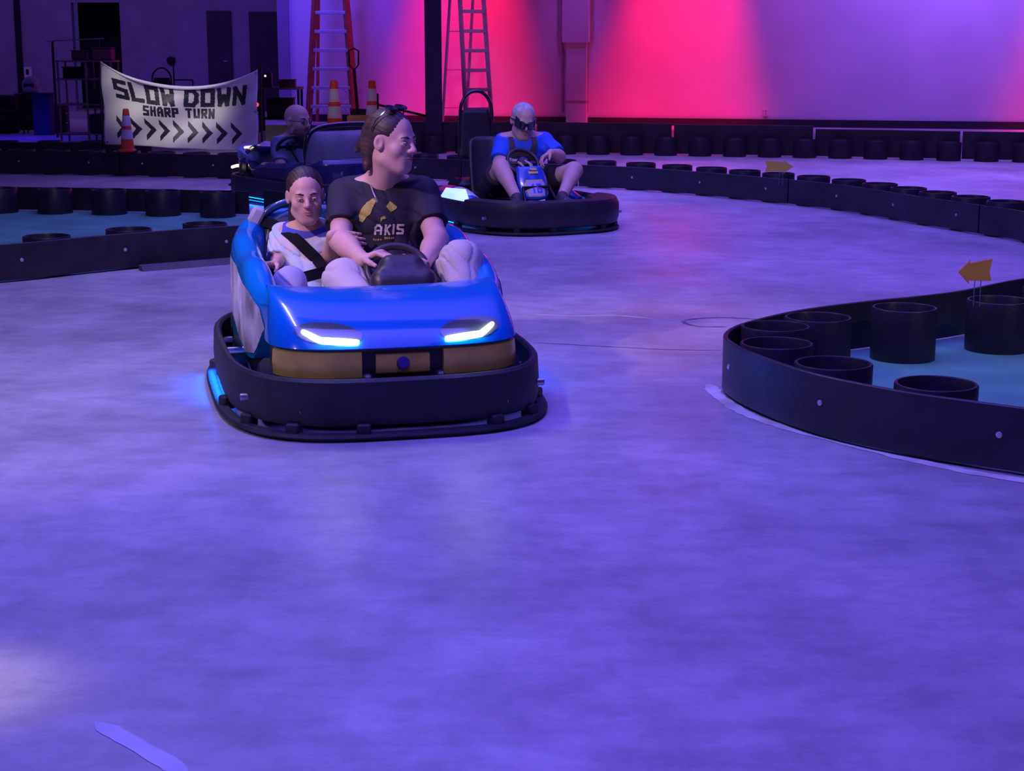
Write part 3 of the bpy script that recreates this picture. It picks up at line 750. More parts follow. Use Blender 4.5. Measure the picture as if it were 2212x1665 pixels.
for q, (px_, py_, n, nm) in enumerate([(12, 25.0, 4, 'stack at the frame edge'), (118, 25.2, 3, 'stack beside the rack'), (60, 26.0, 4, 'stack below the helmet')]):
    for i in range(n): tyre(W(px_, 250, py_).x, py_, i * .142, '%s black spare tyre of the %s' % (TL[i], nm))
# dark work table right of the banner with a small device
tb = empty('work_table', (W(603, 235, 25.2).x, 25.2, 0)); tag(tb, 'dark work table behind the bearded driver, right of the banner', 'table')
MB().box((0, .2, .66), (.66, .5, .035), bev=.006).build('table_top', mat('table_top', (.16, .11, .22), .5), tb, False)
for sx in (-1, 1):
    for y in (0, .4): MB().box((sx * .3, y, .32), (.035, .035, .64)).build('leg', DARKMET, tb, False)
MB().box((0, .2, .2), (.58, .38, .03)).build('lower_shelf', DARKMET, tb, False)
mn = empty('charger', (tb.location.x - .2, 25.3, .678)); tag(mn, 'black charger box with a tiny white light on the dark table', 'charger')
MB().box((0, 0, .11), (.18, .16, .22), bev=.012).build('casing', BLACKP, mn); MB().lathe((0, -.083, .17), [(0, -.004), (.014, -.003), (.014, .002)], 12, 'Y').build('indicator', mat('white_led', (1, 1, 1), .3, emis=(.9, .9, 1), estr=4), mn)
crate(tb.location.x + .12, 25.35, .678, (.24, .2, .10), 'low maroon box on the dark work table', (.12, .03, .06))
crate(tb.location.x, 25.4, .216, (.4, .3, .28), 'black box on the lower shelf of the dark table', (.02, .015, .025))
hc = empty('hand_cart', (W(442, 160, 24.5).x, 22.9, 0)); tag(hc, 'thin-framed hand cart behind the banner, right of the hooped kart', 'cart')
MB().tube([(-.13, 0, .1), (-.13, 0, 1.12), (-.10, 0, 1.14)], .011).build('handle', DARKMET, hc); MB().tube([(-.13, 0, .84), (.13, 0, .84)], .009).tube([(.13, 0, .1), (.13, 0, .84)], .011).tube([(-.13, 0, .5), (.13, 0, .5)], .009).build('frame', DARKMET, hc)
MB().box((0, -.12, .06), (.34, .24, .02)).build('toe_plate', DARKMET, hc)
for sx in (-1, 1): MB().lathe((sx * .17, .06, .1), [(.02, -.02), (.09, -.02), (.1, 0), (.09, .02), (.02, .02)], 18, 'X', True).build('wheel', TYRE, hc)

# ------------------------------------------------------------------ karts (front towards local -Y)
def kart_base(root, a=.59, b=.875, wheels=True, n=3.4, under='both', seatm=BLACKP):
    ring = superellipse(a, b, n, 120)
    MB().sweep(ring, [(-.028, .052), (0, .050), (.006, .07), (.008, .13), (.004, .205), (-.006, .215), (-.018, .215), (-.026, .205), (-.016, .13)], closed=True).build('bumper_band', RUBBER, root)
    r2 = superellipse(a + .03, b + .03, n, 120)
    MB().sweep(r2, [(-.03, .010), (.004, .008), (.010, .016), (.004, .026), (-.03, .028)], closed=True).build('lower_rub_rail', RUBBER, root)
    for k in range(14):
        i = int(k * 120 / 14) + 3; p = Vector(ring[i % 120]); d = p.normalized()
        MB().box((p.x - d.x * .0, p.y - d.y * .0, .035), (.05, .05, .05), math.atan2(d.y, d.x), bev=.006).build('rail_bracket', RUBBER, root)
    m = MB()
    m.add([(x, y, .06) for x, y in superellipse(a - .13, b - .12, 4, 48)] + [(x, y, .075) for x, y in superellipse(a - .13, b - .12, 4, 48)],
          [tuple(range(48))[::-1], tuple(range(48, 96))] + [(i, (i + 1) % 48, (i + 1) % 48 + 48, i + 48) for i in range(48)])
    m.build('floor_pan', DARKMET, root)
    fr = MB()
    for y in (-.62, -.45, -.28, .30, .55): fr.tube([(-a + .03, y, .12), (a - .03, y, .12)], .013, 8)
    for x in (-.36, .36): fr.tube([(x, -b + .05, .10), (x, b - .05, .10)], .014, 8)
    fr.build('chassis_tubes', STEEL if wheels else DARKMET, root)
    for sx in (-1, 1):
        for y, rr, ww in ((-.50, .115, .10), (.50, .13, .14)):
            MB().lathe((sx * (a - .16), y, rr + .004), [(.05, -ww / 2), (rr - .02, -ww / 2), (rr, -ww / 2 + .02), (rr, ww / 2 - .02), (rr - .02, ww / 2), (.05, ww / 2)], 26, 'X', True).build('wheel', TYRE, root)
    for sx in (-1, 1):
        MB().box((sx * (a - .02), .12, .046), (.02, .62, .008), bev=.003).build('underglow_strip', UNDER, root)
        l = bpy.data.lights.new('underglow_lamp', 'AREA'); l.shape = 'RECTANGLE'; l.size = .016; l.size_y = .55; l.energy = 2.2; l.color = (0, .11, 1)
        lo_ = bpy.data.objects.new('underglow_lamp', l); COL.objects.link(lo_); lo_.parent = root; lo_.location = (sx * (a + .012), .12, .047)
        lo_.rotation_euler = (0, math.radians(-38) * sx, 0)

def tub_path(pw=.44, y0=-.46, y1=.80):
    half = [(-pw + .03, y0), (-pw, -.2), (-pw - .005, .2), (-pw + .0, .5), (-pw + .06, .68), (-pw + .17, y1 - .03), (-.12, y1)]
    return spline(half + [(-x, y) for x, y in half[::-1]], 8)
def lerp(a, b, t): return a + (b - a) * t
def sstep(a, b, x): t = min(1, max(0, (x - a) / (b - a))); return t * t * (3 - 2 * t)

def double_kart(root, body, bodyd, seatm, decal, facia=GOLD, rear=True, lamp=LED, backz=.60, podk=1.0):
    kart_base(root)
    # side pods and tail in one moulding
    path = tub_path(); NP = len(path)
    def prof(i):
        x, y = path[i]
        zt = .455 + .085 * sstep(-.40, .0, y) + .05 * sstep(.1, .5, y) + .06 * sstep(.5, .78, y)
        zb = .34 - .15 * sstep(-.46, -.26, y)
        zt *= podk; e = sstep(0, 9, min(i, NP - 1 - i)) ; w_ = .55 + .45 * e
        return spline([(.072 * w_, zb), (.082 * w_, lerp(zb, zt, .35)), (.080 * w_, lerp(zb, zt, .62)), (.064 * w_, lerp(zb, zt, .84)), (.040 * w_, zt - .012), (.010, zt), (-.020 * w_, zt - .006), (-.044 * w_, zt - .035), (-.054 * w_, lerp(zb, zt, .7)), (-.056 * w_, zb)], 3)
    sh = MB().sweep(path, prof).build('body_shell', body, root); sh.data.materials.append(body)
    # hood
    def plan(a_):
        c, s_ = math.cos(a_), math.sin(a_); n = 2 / 3.3
        return .458 * math.copysign(abs(s_) ** n, s_), -.50 - .295 * abs(c) ** n
    def hood(u, v):
        a_ = (u * 2 - 1) * PI / 2; x, y = plan(a_); q = 1 - (1 - v) ** 3
        rise = (1 - (1 - v) ** 2.1) ** .72
        xx = x * (1 - .065 * q)
        zr = .466 + .012 * abs(xx / .43) ** 3
        yr = -.32 - .05 * (1 - abs(x / .458) ** 2)
        return Vector((xx, y * (1 - v) + yr * v, .308 + (zr - .308) * rise))
    hm_ = MB().grid(hood, 64, 28)
    # under-lip and rear edge roll
    V0 = [hood(i / 64, 0) for i in range(65)]
    hm_.grid(lambda u, v: Vector((V0[int(round(u * 64))].x * (1 - .05 * v), V0[int(round(u * 64))].y * (1 - .03 * v), .308 - .010 * math.sin(v * PI / 2))), 64, 3)
    V1 = [hood(i / 64, 1) for i in range(65)]
    hm_.grid(lambda u, v: V1[int(round(u * 64))] + Vector((0, .018 * math.sin(v * PI / 2 * 1.6), -.05 * v ** 1.5)), 64, 4)
    ho = hm_.build('hood', body, root); bv = bvh_of(ho)
    # front fascia under the hood
    fp = []
    for i in range(81):
        x, y = plan((i / 80 * 2 - 1) * PI / 2 * .995); fp.append((x * .985, y * .985))
    fp = fp[::-1]
    def panel(i0, i1, off, z0, z1, name, m, par=root):
        return MB().sweep(fp[i0:i1 + 1][::-1], [(off, z0), (off + .008, z0 + .006), (off + .012, (z0 + z1) / 2), (off + .008, z1 - .006), (off, z1), (off - .02, z1), (off - .02, z0)][::-1]).build(name, m, par)
    fw = panel(0, 80, -.022, .185, .305, 'front_fascia', BLACKP)
    # indices by x
    def ix(x): return min(range(81), key=lambda i: abs(fp[i][0] - x) + (0 if fp[i][1] < -.62 else 9))
    panel(min(ix(.43), 8), ix(.145), -.002, .198, .300, 'corner_panel', facia, fw)
    panel(ix(-.145), 72, -.002, .198, .300, 'corner_panel', facia, fw)
    panel(ix(.092), ix(-.092), -.006, .212, .285, 'centre_panel', facia, fw)
    MB().lathe((0, min(p[1] for p in fp) - .012, .25), [(0, -.006), (.02, -.005), (.024, .004), (0, .004)], 20, 'Y').build('badge', mat('badge', (.10, .04, .35), .3, .5), fw)
    MB().box((.13, -.805, .19), (.03, .05, .06), bev=.008).box((-.13, -.805, .19), (.03, .05, .06), bev=.008).build('nose_mount', BLACKP, root)
    # headlights laid on the hood surface
    for sx in (-1, 1):
        def mp(a_, b_):
            x = sx * (.135 + a_); h = bv.ray_cast(Vector((x, -2, .315 + b_)), Vector((0, 1, 0)))
            return None if h[0] is None else h[0] + Vector((0, -.003, .0))
        raster('lamp_housing', lambda U, V: ((U - .12) / .115) ** 2 + ((V - .040 - .06 * (U - .1)) / .034) ** 2 < 1, .25, .09, .0025, mp, LENS, root)
        pts = []
        for t in np.linspace(0, 1, 22):
            a_ = .02 + .185 * t + .012 * max(0, t - .7); b_ = (.016 + .010 * t) + .024 * max(0, t - .72) / .28 * (1 if True else 0)
            p = mp(float(a_), float(b_))
            if p is not None: pts.append(p + Vector((0, -.004, 0)))
        if len(pts) > 3: MB().tube(pts, [(.0070 + .0050 * math.sin(PI * min(1, i / (len(pts) - 1) * 1.0)) ** .5) for i in range(len(pts))], 10).build('headlight', lamp, root)
    # decal panels on the outer sides
    sb = bvh_of(sh)
    for sx in (-1, 1):
        def mp2(a_, b_):
            h = sb.ray_cast(Vector((sx * 2, -.44 + a_, .20 + b_)), Vector((-sx, 0, 0)))
            return None if h[0] is None else h[0] + Vector((sx * .003, 0, 0))
        pr = [(.0, .12), (.06, .20), (.22, .245), (.62, .285), (1.0, .30), (1.0, .1), (.6, .02), (.26, .00), (.13, .02)]
        raster('side_panel', poly_inside([pr]), 1.05, .32, .003, mp2, decal, root)
    # seats
    for cx_ in (-.2, .2):
        s_ = empty('seat', (cx_, .0, 0)); s_.parent = root
        s_.name = 'seat'
        def back(u, v):
            x = (u - .5) * .34 * (1 - .25 * v ** 3); wrap = .05 * abs((u - .5) * 2) ** 2.5
            return Vector((x, .50 + .17 * v - wrap, .16 + (backz - .14) * v - .03 * abs((u - .5) * 2) ** 4 * v))
        o = MB().grid(back, 16, 16).build('backrest', seatm, s_); sd = o.modifiers.new('thickness', 'SOLIDIFY'); sd.thickness = .03; sd.offset = 0
        def cush(u, v):
            x = (u - .5) * .35; return Vector((x, .52 - .42 * v, .165 + .025 * v + .045 * abs((u - .5) * 2) ** 3))
        o = MB().grid(cush, 16, 12).build('cushion', seatm, s_); sd = o.modifiers.new('thickness', 'SOLIDIFY'); sd.thickness = .03; sd.offset = 0
    return bv

def steering(root, x, y, z, tilt=55, r=.125, box=True):
    e = empty('steering_wheel', (x, y, z)); e.parent = root; e.rotation_euler = (math.radians(tilt), 0, 0)
    rim = [(r * math.cos(t), r * .92 * math.sin(t), 0) for t in np.linspace(0, 2 * PI, 40, endpoint=False)]
    MB().tube(rim, .015, 10, closed=True).build('rim', BLACKP, e)
    m = MB()
    for a in (0, PI, -PI / 2): m.box((r * .5 * math.cos(a), r * .46 * math.sin(a), -.008), (r, .03, .012), a, bev=.004)
    m.build('spokes', DARKMET, e)
    MB().lathe((0, 0, -.03), [(0, .055), (.035, .052), (.048, .03), (.045, 0), (0, 0)], 24).build('hub', BLACKP, e)
    MB().tube([(0, 0, -.03), (0, -.0, -.34)], .017, 10).build('column', DARKMET, e)
    return e

def belt(root, pts, wd, m, name='seat_belt'):
    """ribbon through 3-D points; each = (x,y,z, nx,ny,nz)"""
    P = spline(pts, 6); V = []; N = len(P)
    for i in range(N):
        p = Vector(P[i][:3]); n = Vector(P[i][3:]).normalized(); t = Vector(P[min(i + 1, N - 1)][:3]) - Vector(P[max(i - 1, 0)][:3]); s_ = t.cross(n).normalized() * wd / 2
        V += [p + s_, p - s_, p - s_ + n * .004, p + s_ + n * .004]
    Fc = []
    for i in range(N - 1):
        for k in range(4): k2 = (k + 1) % 4; Fc.append((i * 4 + k, i * 4 + k2, i * 4 + 4 + k2, i * 4 + 4 + k))
    return mobj(name, V, Fc, m, root, False)
WEB = mat('belt_webbing', (.010, .010, .012), .95, spec=.1)

# hero kart
TH = math.radians(14.0); KC = Vector((-.575, 6.38, 0))
hero = empty('go_kart', KC, TH); tag(hero, 'blue two-seat go-kart with gold nose panels and lit headlights, nearest the camera', 'go-kart')
DEC = mat('silver_blue_decal', (.42, .42, .52), .3, var=.7, scale=7)
double_kart(hero, BLUE, BLUED, BLACKP, DEC)
KR = Matrix.Rotation(TH, 3, 'Z')
def K2W(x, y, z): return KC + KR @ Vector((x, y, z))
def W2K(p): return KR.inverted() @ (Vector(p) - KC)
steering(hero, .105, -.10, .485, 52, .118)
Sd = Field((-.10, -.36, .25), (.32, -.06, .66), .006)
Sd.cap((.025, -.23, .46), (.185, -.23, .46), .050, None, .04); Sd.cap((.065, -.19, .505), (.145, -.19, .505), .052, None, .03); Sd.cap((.04, -.25, .40), (.17, -.25, .40), .050, None, .05)
Sd.mesh('dash_pod', BLACKP, hero, (0, 0, 0))
RP = W2K(W(554, 466, 6.90))
MB().tube([RP, RP + Vector((.07, .03, -.03)), RP + Vector((.12, .05, -.12))], .012).build('retractor_arm', DARKMET, hero)
MB().box(RP, (.055, .05, .080), Matrix.Rotation(.5, 3, 'Y'), bev=.012).build('belt_retractor', mat('grey_retractor', (.42, .42, .48), .5), hero)
# dark inner tail lining with a blue highlight edge
def hoop_pts(w_, zt, y): return spline([(-w_, y, .30), (-w_, y, zt * .8), (-w_ * .75, y, zt * .96), (0, y, zt), (w_ * .75, y, zt * .96), (w_, y, zt * .8), (w_, y, .30)], 6)
MB().tube(hoop_pts(.36, .70, .70), .018, 10).build('roll_hoop', BLUED, hero)
def lining(u, v):
    x = (u - .5) * .70; return Vector((x, .70 - .02 * (1 - abs(u - .5) * 2), .25 + (.42 - .10 * abs((u - .5) * 2) ** 4) * v))
o = MB().grid(lining, 16, 10).build('tail_lining', BLUED, hero); sd = o.modifiers.new('thickness', 'SOLIDIFY'); sd.thickness = .02

# black double kart in the lane behind, nose to the left
K3 = empty('go_kart', (-1.70, 14.25, 0), math.radians(-145)); tag(K3, 'dark two-seat go-kart with tall rounded grey seat back, crossing behind on the left', 'go-kart')
BL3 = mat('blue_black_gelcoat', (.03, .03, .12), .22, coat=1.0); DEC3 = mat('dark_violet_decal', (.05, .05, .16), .25, var=.5, scale=5)
double_kart(K3, BL3, BLUED, GREYSEAT, DEC3, facia=mat('silver_trim', (.6, .5, .4), .2, .8), lamp=mat('warm_led', (1, .9, .6), .3, emis=(1, .85, .5), estr=1.4), podk=.64)
def hump(u, v):
    a_ = (u - .5) * PI; q = v * PI / 2
    x = .44 * math.sin(a_) * (1 - .25 * (1 - math.cos(q))) ; return Vector((.0 + x, .62 + .20 * math.cos(a_) * math.cos(q) ** .6, .20 + .42 * math.sin(q) ** .8))
o = MB().grid(hump, 30, 18).build('tail_cowl', GREYSEAT, K3); sd = o.modifiers.new('thickness', 'SOLIDIFY'); sd.thickness = .015
MB().tube(hoop_pts(.42, .685, .60), .022, 12).build('roll_hoop', BLACKG, K3)
MB().box((.30, -.56, .37), (.30, .26, .15), Matrix.Rotation(-.25, 3, 'X'), bev=.04).build('nose_scoop', mat('white_blue_panel', (.25, .3, .8), .25, var=.6, scale=6), K3)
MB().tube([(.50, -.66, .27), (.40, -.78, .27), (.10, -.83, .27)], .014, 8).tube([(.46, -.48, .45), (.22, -.62, .45)], .010, 8).build('nose_light_bar', mat('warm_bar', (1, .85, .55), .3, emis=(1, .82, .5), estr=1.6), K3)
MB().tube([(.20, -.86, .25), (.28, -.98, .26), (.16, -1.04, .26), (.06, -.97, .26), (.10, -.87, .25)], .016, 8, closed=True).build('tow_loop', RUBBER, K3)
steering(K3, .2, -.12, .47, 52, .12)

# single-seat kart
def single_kart(root, cols, bolts=True):
    kart_base(root, .60, .86, n=2.9)
    top, white, pink = cols
    # bulky front bumper
    rf = [p for p in superellipse(.60, .86, 2.9, 120) if p[1] < -.35]; rf.sort(key=lambda p: p[0])
    MB().sweep([(x * .97, y * .97) for x, y in rf], [(.05, .06), (.062, .10), (.062, .19), (.04, .235), (-.05, .245), (-.14, .225), (-.16, .19), (-.16, .10)]).build('front_bumper', BLACKP, root)
    for sx in (-1, 1):
        def pod(u, v):
            y = -.28 + .80 * u; a_ = v * PI; w_ = .105 * (1 - .5 * (1 - u) ** 3); h_ = .16 * (.55 + .45 * sstep(0, .5, u)) * (1 - .35 * sstep(.75, 1, u))
            return Vector((sx * (.42 + w_ * math.cos(a_)), y, .12 + h_ * abs(math.sin(a_)) ** .6))
        p = MB().grid(pod, 22, 14).build('side_pod', top, root); b_ = bvh_of(p)
        def mp(a_, c_):
            h = b_.ray_cast(Vector((sx * (.34 + c_), -.20 + a_, 1)), Vector((0, 0, -1))); return None if h[0] is None else h[0] + Vector((0, 0, .003))
        raster('pink_decal', poly_inside([[(.34, .02), (.66, .03), (.66, .15), (.40, .16)]]), .7, .18, .01, mp, pink, root)
        raster('white_decal', poly_inside([[(.05, .03), (.30, .02), (.36, .16), (.14, .16)]]), .7, .18, .01, mp, white, root)
        # wedge lamp at the rear of each pod
        if sx < 0: MB().add([(sx * .46, -.16, .19), (sx * .575, -.10, .19), (sx * .590, .12, .20), (sx * .50, .22, .20), (sx * .47, -.11, .285), (sx * .545, -.08, .25), (sx * .555, .10, .25), (sx * .50, .19, .275)], [(0, 1, 2, 3), (7, 6, 5, 4), (0, 4, 5, 1), (1, 5, 6, 2), (2, 6, 7, 3), (3, 7, 4, 0)]).build('side_lamp', LEDG, root, False)
    # seat: deep bucket
    s_ = empty('seat', (0, 0, 0)); s_.parent = root
    def back(u, v):
        t = (u - .5) * 2; return Vector((.19 * t * (1 - .2 * v ** 2), .42 + .16 * v - .10 * abs(t) ** 2.5, .13 + .50 * v - .04 * abs(t) ** 4))
    for nm, fn in (('backrest', back), ('cushion', lambda u, v: Vector((.19 * (u - .5) * 2, .44 - .36 * v, .13 + .03 * v + .06 * abs((u - .5) * 2) ** 3)))):
        o = MB().grid(fn, 16, 14).build(nm, BLACKP, s_); sd = o.modifiers.new('thickness', 'SOLIDIFY'); sd.thickness = .025
    # head restraint with hoop
    MB().grid(lambda u, v: Vector(((u - .5) * .30 * (1 - .25 * v ** 2), .70 + .03 * v, .45 + .38 * v)), 10, 10).build('head_pad', BLACKP, root).modifiers.new('thickness', 'SOLIDIFY').thickness = .05
    MB().tube(spline([(-.145, .72, .30), (-.14, .72, .78), (-.115, .72, .90), (-.06, .72, .96), (.0, .72, .975), (.06, .72, .96), (.115, .72, .90), (.14, .72, .78), (.145, .72, .30)], 5), .014, 10).build('roll_hoop', BLACKG, root)
    MB().box((0, .62, .2), (.5, .28, .2), bev=.04).build('battery_box', DARKMET, root)
    # steering fairing with number plate
    fr = MB().grid(lambda u, v: Vector(((u - .5) * (.20 + .05 * math.sin(v * PI)) , -.34 + .12 * v - .05 * (1 - ((u - .5) * 2) ** 2), .215 + .235 * v)), 14, 12).build('steering_fairing', top, root)
    sd = fr.modifiers.new('thickness', 'SOLIDIFY'); sd.thickness = .012
    bf = bvh_of(fr)
    def mpf(a_, c_):
        h = bf.ray_cast(Vector((a_ - .1, -2, .23 + c_)), Vector((0, 1, 0))); return None if h[0] is None else h[0] + Vector((0, -.003, 0))
    raster('plate_border', poly_inside([[(.015, .09), (.035, .125), (.165, .125), (.185, .09), (.165, .005), (.035, .005)]]), .2, .24, .004, mpf, mat('yellow_plate_edge', (.75, .55, .12), .4), fr)
    def mpg(a_, c_):
        p = mpf(a_, c_); return None if p is None else p + Vector((0, -.002, 0))
    raster('number_plate', poly_inside([[(.025, .088), (.042, .117), (.158, .117), (.175, .088), (.158, .013), (.042, .013)]]), .2, .24, .004, mpg, mat('plate_lilac', (.45, .4, .85), .4), fr)
    def mph(a_, c_):
        p = mpf(a_, c_); return None if p is None else p + Vector((0, -.004, 0))
    raster('number', text_inside([('1', .055, .03, .035, .065, .013, 0), ('6', .098, .03, .045, .065, .013, 0)]), .2, .24, .003, mph, mat('plate_blue', (.12, .10, .55), .4), fr)
    raster('screen_mark', poly_inside([[(.06, .17), (.14, .17), (.14, .185), (.06, .185)], [(.075, .195), (.14, .19), (.13, .207), (.08, .207)]]), .2, .24, .004, mph, mat('mark_yellow', (.85, .6, .15), .4), fr)
    MB().tube([(-.13, -.42, .2), (-.11, -.34, .30), (.11, -.34, .30), (.13, -.42, .2)], .012).build('fairing_bracket', DARKMET, root)
    steering(root, 0, -.12, .47, 50, .125)
    for sx in (-1, 1): MB().tube([(sx * .16, -.62, .10), (sx * .16, -.64, .22), (sx * .08, -.64, .23)], .010).build('pedal', STEEL, root)
K2C = Vector((.03, 12.42, 0)); T2 = math.radians(26)
k2 = empty('go_kart', K2C, T2); tag(k2, 'single-seat go-kart with number plate and hooped headrest, driven by the man in blue', 'go-kart')
single_kart(k2, (mat('kart_blue', (.015, .09, .65), .25, coat=1), mat('kart_white', (.6, .62, .68), .3), mat('kart_pink', (.85, .03, .18), .3)))
R2 = Matrix.Rotation(T2, 3, 'Z')
# parked karts behind the banner
p0 = W(333, 160, 24.0); pk = copy_tree(k2); pk.location = (p0.x + .1, 24.0, 0); pk.rotation_euler.z = .2
tag(pk, 'parked go-kart in the dim bay, its black hoop rising above the banner', 'go-kart')
for ch in list(pk.children):
    if ch.type == 'LIGHT': ch.hide_render = True; bpy.data.objects.remove(ch); continue
    if 'underglow' in ch.name or 'side_lamp' in ch.name: ch.data = ch.data.copy(); ch.data.materials[0] = DARKMET

# ------------------------------------------------------------------ people
def skin(name, c): return mat(name, c, .5, var=.06, scale=12, sss=.08, spec=.4)
SK1 = skin('skin_light', (.62, .38, .33)); SK2 = skin('skin_tan', (.60, .36, .29)); SK3 = skin('skin_fair', (.60, .38, .34))
HAIR = mat('dark_brown_hair', (.030, .017, .015), .5, var=.5, scale=30, bump=.15); HAIRG = mat('grey_hair', (.5, .48, .52), .6, var=.3, scale=30, bump=.4)
EYEW = mat('eye_white', (.7, .66, .64), .2); IRIS = mat('iris', (.03, .018, .012), .15); LIP = mat('lips', (.50, .22, .20), .5)
BROW = mat('eyebrow', (.035, .02, .018), .7)
def basis(f, up=(0, 0, 1), roll=0.0):
    f = Vector(f).normalized(); r = f.cross(Vector(up)).normalized(); u = r.cross(f).normalized()
    if roll:
        Q = Matrix.Rotation(roll, 3, f); r, u = Q @ r, Q @ u
    return np.array([[r.x, f.x, u.x], [r.y, f.y, u.y], [r.z, f.z, u.z]])
def head_prims(S, c, R, s, child=False):
    c = np.array(c); P = lambda x, y, z: c + R @ (np.array((x, y, z)) * s)
    e = lambda x, y, z, r, k=.02, op='u', RR=None: S.ell(P(x, y, z), tuple(q * s for q in r), R if RR is None else RR, k * s, op)
    e(0, -.012, .035, (.074, .094, .082)); e(0, .016, -.038, (.061, .066, .074), .03); e(0, .054, -.094, (.027, .020, .020), .035)
    S.cap(P(-.05, -.0, -.065), P(-.018, .058, -.092), .017 * s, .015 * s, .03 * s); S.cap(P(.05, -.0, -.065), P(.018, .058, -.092), .017 * s, .015 * s, .03 * s)
    S.cap(P(-.034, .072, .022), P(.034, .072, .022), .011 * s, None, .02 * s)
    for sx in (-1, 1):
        e(sx * .040, .052, -.022, (.022, .022, .022), .025)
        e(sx * .031, .088, .004, (.016, .012, .0105), .010, 's')
        e(sx * .031, .074, .004, (.0135, .0115, .0095), .004)
        # ears
        RR = R @ np.array([[.94, -.34 * sx, 0], [.34 * sx, .94, 0], [0, 0, 1]])
        e(sx * .078, -.008, .000, (.008, .020, .031), .008, RR=RR); e(sx * .084, -.002, .002, (.006, .010, .018), .005, 's', RR=RR)
    S.cap(P(0, .080, .018), P(0, .104, -.020), .0085 * s, .0115 * s, .014 * s)
    for sx in (-1, 1): e(sx * .012, .094, -.024, (.009, .010, .008), .008)
    e(0, .070, -.056, (.030, .014, .018), .022)
def face_parts(root, c, R, s, brow=BROW, eyes=True, lid=SK1, o0=Vector((0, 0, 0))):
    c = np.array(c); P = lambda x, y, z: Vector(c + R @ (np.array((x, y, z)) * s)) - o0
    def ball(p, r, squash=(1, 1, 1), n=14):
        V = []; F_ = []; RM = Matrix(R.tolist())
        for i in range(n + 1):
            for j in range(n):
                a, b = PI * i / n, 2 * PI * j / n; q = Vector((math.sin(a) * math.cos(b) * squash[0], math.sin(a) * math.sin(b) * squash[1], math.cos(a) * squash[2])) * r
                V.append(p + RM @ q)
        for i in range(n):
            for j in range(n): j2 = (j + 1) % n; F_.append((i * n + j, (i + 1) * n + j, (i + 1) * n + j2, i * n + j2))
        return V, F_
    if eyes:
        for sx in (-1, 1):
            V, F_ = ball(P(sx * .031, .0755, .004), .0125 * s, (1, 1, .62)); eb = mobj('eye', V, F_, EYEW, root)
            V, F_ = ball(P(sx * .031, .0845, .0035), .0058 * s, (1, .6, 1), 10); mobj('iris', V, F_, IRIS, eb)
            MB().tube([P(sx * .018, .084, .0055), P(sx * .030, .0895, .0075), P(sx * .044, .082, .0050)], .0013 * s, 6).build('eyelashes', BROW, root)
            V, F_ = ball(P(sx * .031, .0755, .004), .0136 * s, (1, 1, .66), 16); RM = np.array(R)
            keep = [f_ for f_ in F_ if all((np.array(V[i] - P(sx * .031, .0755, .004)) @ RM)[2] > .0022 * s for i in f_)]
            mobj('upper_eyelid', V, keep, lid, root)
    for sx in (-1, 1): MB().tube([P(sx * .014, .086, .024), P(sx * .030, .086, .030), P(sx * .047, .073, .026)], [.0035 * s, .004 * s, .002 * s], 6).build('eyebrow', brow, root)
    MB().tube([P(-.026, .082, -.053), P(-.009, .0905, -.0515), P(0, .0910, -.0530), P(.009, .0905, -.0515), P(.026, .082, -.053)], [.001 * s, .0036 * s, .0032 * s, .0036 * s, .001 * s], 8).build('upper_lip', LIP, root)
    MB().tube([P(-.024, .082, -.0555), P(-.009, .0895, -.0605), P(0, .0905, -.0615), P(.009, .0895, -.0605), P(.024, .082, -.0555)], [.001 * s, .0040 * s, .0046 * s, .0040 * s, .001 * s], 8).build('lower_lip', LIP, root)
def hand_prims(S, wr, fd, nr, side, curl=1.0, s=1.0, spread=.02, thumb=1.0):
    """wrist, finger direction, palm normal, thumb side sign"""
    f = Vector(fd).normalized(); n = Vector(nr); n = (n - f * n.dot(f)).normalized(); a = f.cross(n).normalized() * side
    w_ = Vector(wr); tips = []
    L = [(.043, .027, .020), (.047, .030, .021), (.043, .028, .020), (.034, .021, .018)]
    S.ell(w_ + f * .048 * s, (.036 * s, .050 * s, .015 * s), np.array([[a.x, f.x, n.x], [a.y, f.y, n.y], [a.z, f.z, n.z]]), .02 * s)
    for i in range(4):
        off = (1.5 - i) * spread * s; k0 = w_ + f * (.088 - .004 * abs(i - 1)) * s + a * off
        S.cap(w_ + f * .02 * s + a * off * .5, k0, .012 * s, .0105 * s, .014 * s)
        p = k0; ang = 0
        for j, l in enumerate(L[i]):
            ang += (curl * (.75, .85, .6)[j]) * (1 + .08 * (i - 1)); d = f * math.cos(ang) + n * math.sin(ang) + a * (.03 * (1.5 - i)); d.normalize()
            q = p + d * l * s; S.cap(p, q, (.0098 - .0010 * j) * s, (.0090 - .0010 * j) * s, .005 * s); p = q
    p = w_ + f * .022 * s + a * .024 * s
    for j, (l, r) in enumerate(((.040, .0125), (.032, .0110), (.026, .0095))):
        d = (a * (.85 - .35 * j * thumb) + f * (.62 + .15 * j) + n * (.35 * thumb + .25 * j * thumb)).normalized()
        q = p + d * l * s; S.cap(p, q, r * s, (r - .001) * s, .009 * s); p = q
def limb(S, a, b, c, ra, rb, rc, k=.03, bulge=None):
    S.cap(a, b, ra, rb, k); S.cap(b, c, rb, rc, k)
    if bulge:
        a_, b_, c_ = Vector(a), Vector(b), Vector(c); S.ell(b_.lerp(c_, .28), (bulge, bulge, .085), basis_z(c_ - b_), k)
def basis_z(d):
    d = Vector(d).normalized(); x = d.orthogonal().normalized(); y = d.cross(x); return np.array([[x.x, y.x, d.x], [x.y, y.y, d.y], [x.z, y.z, d.z]])
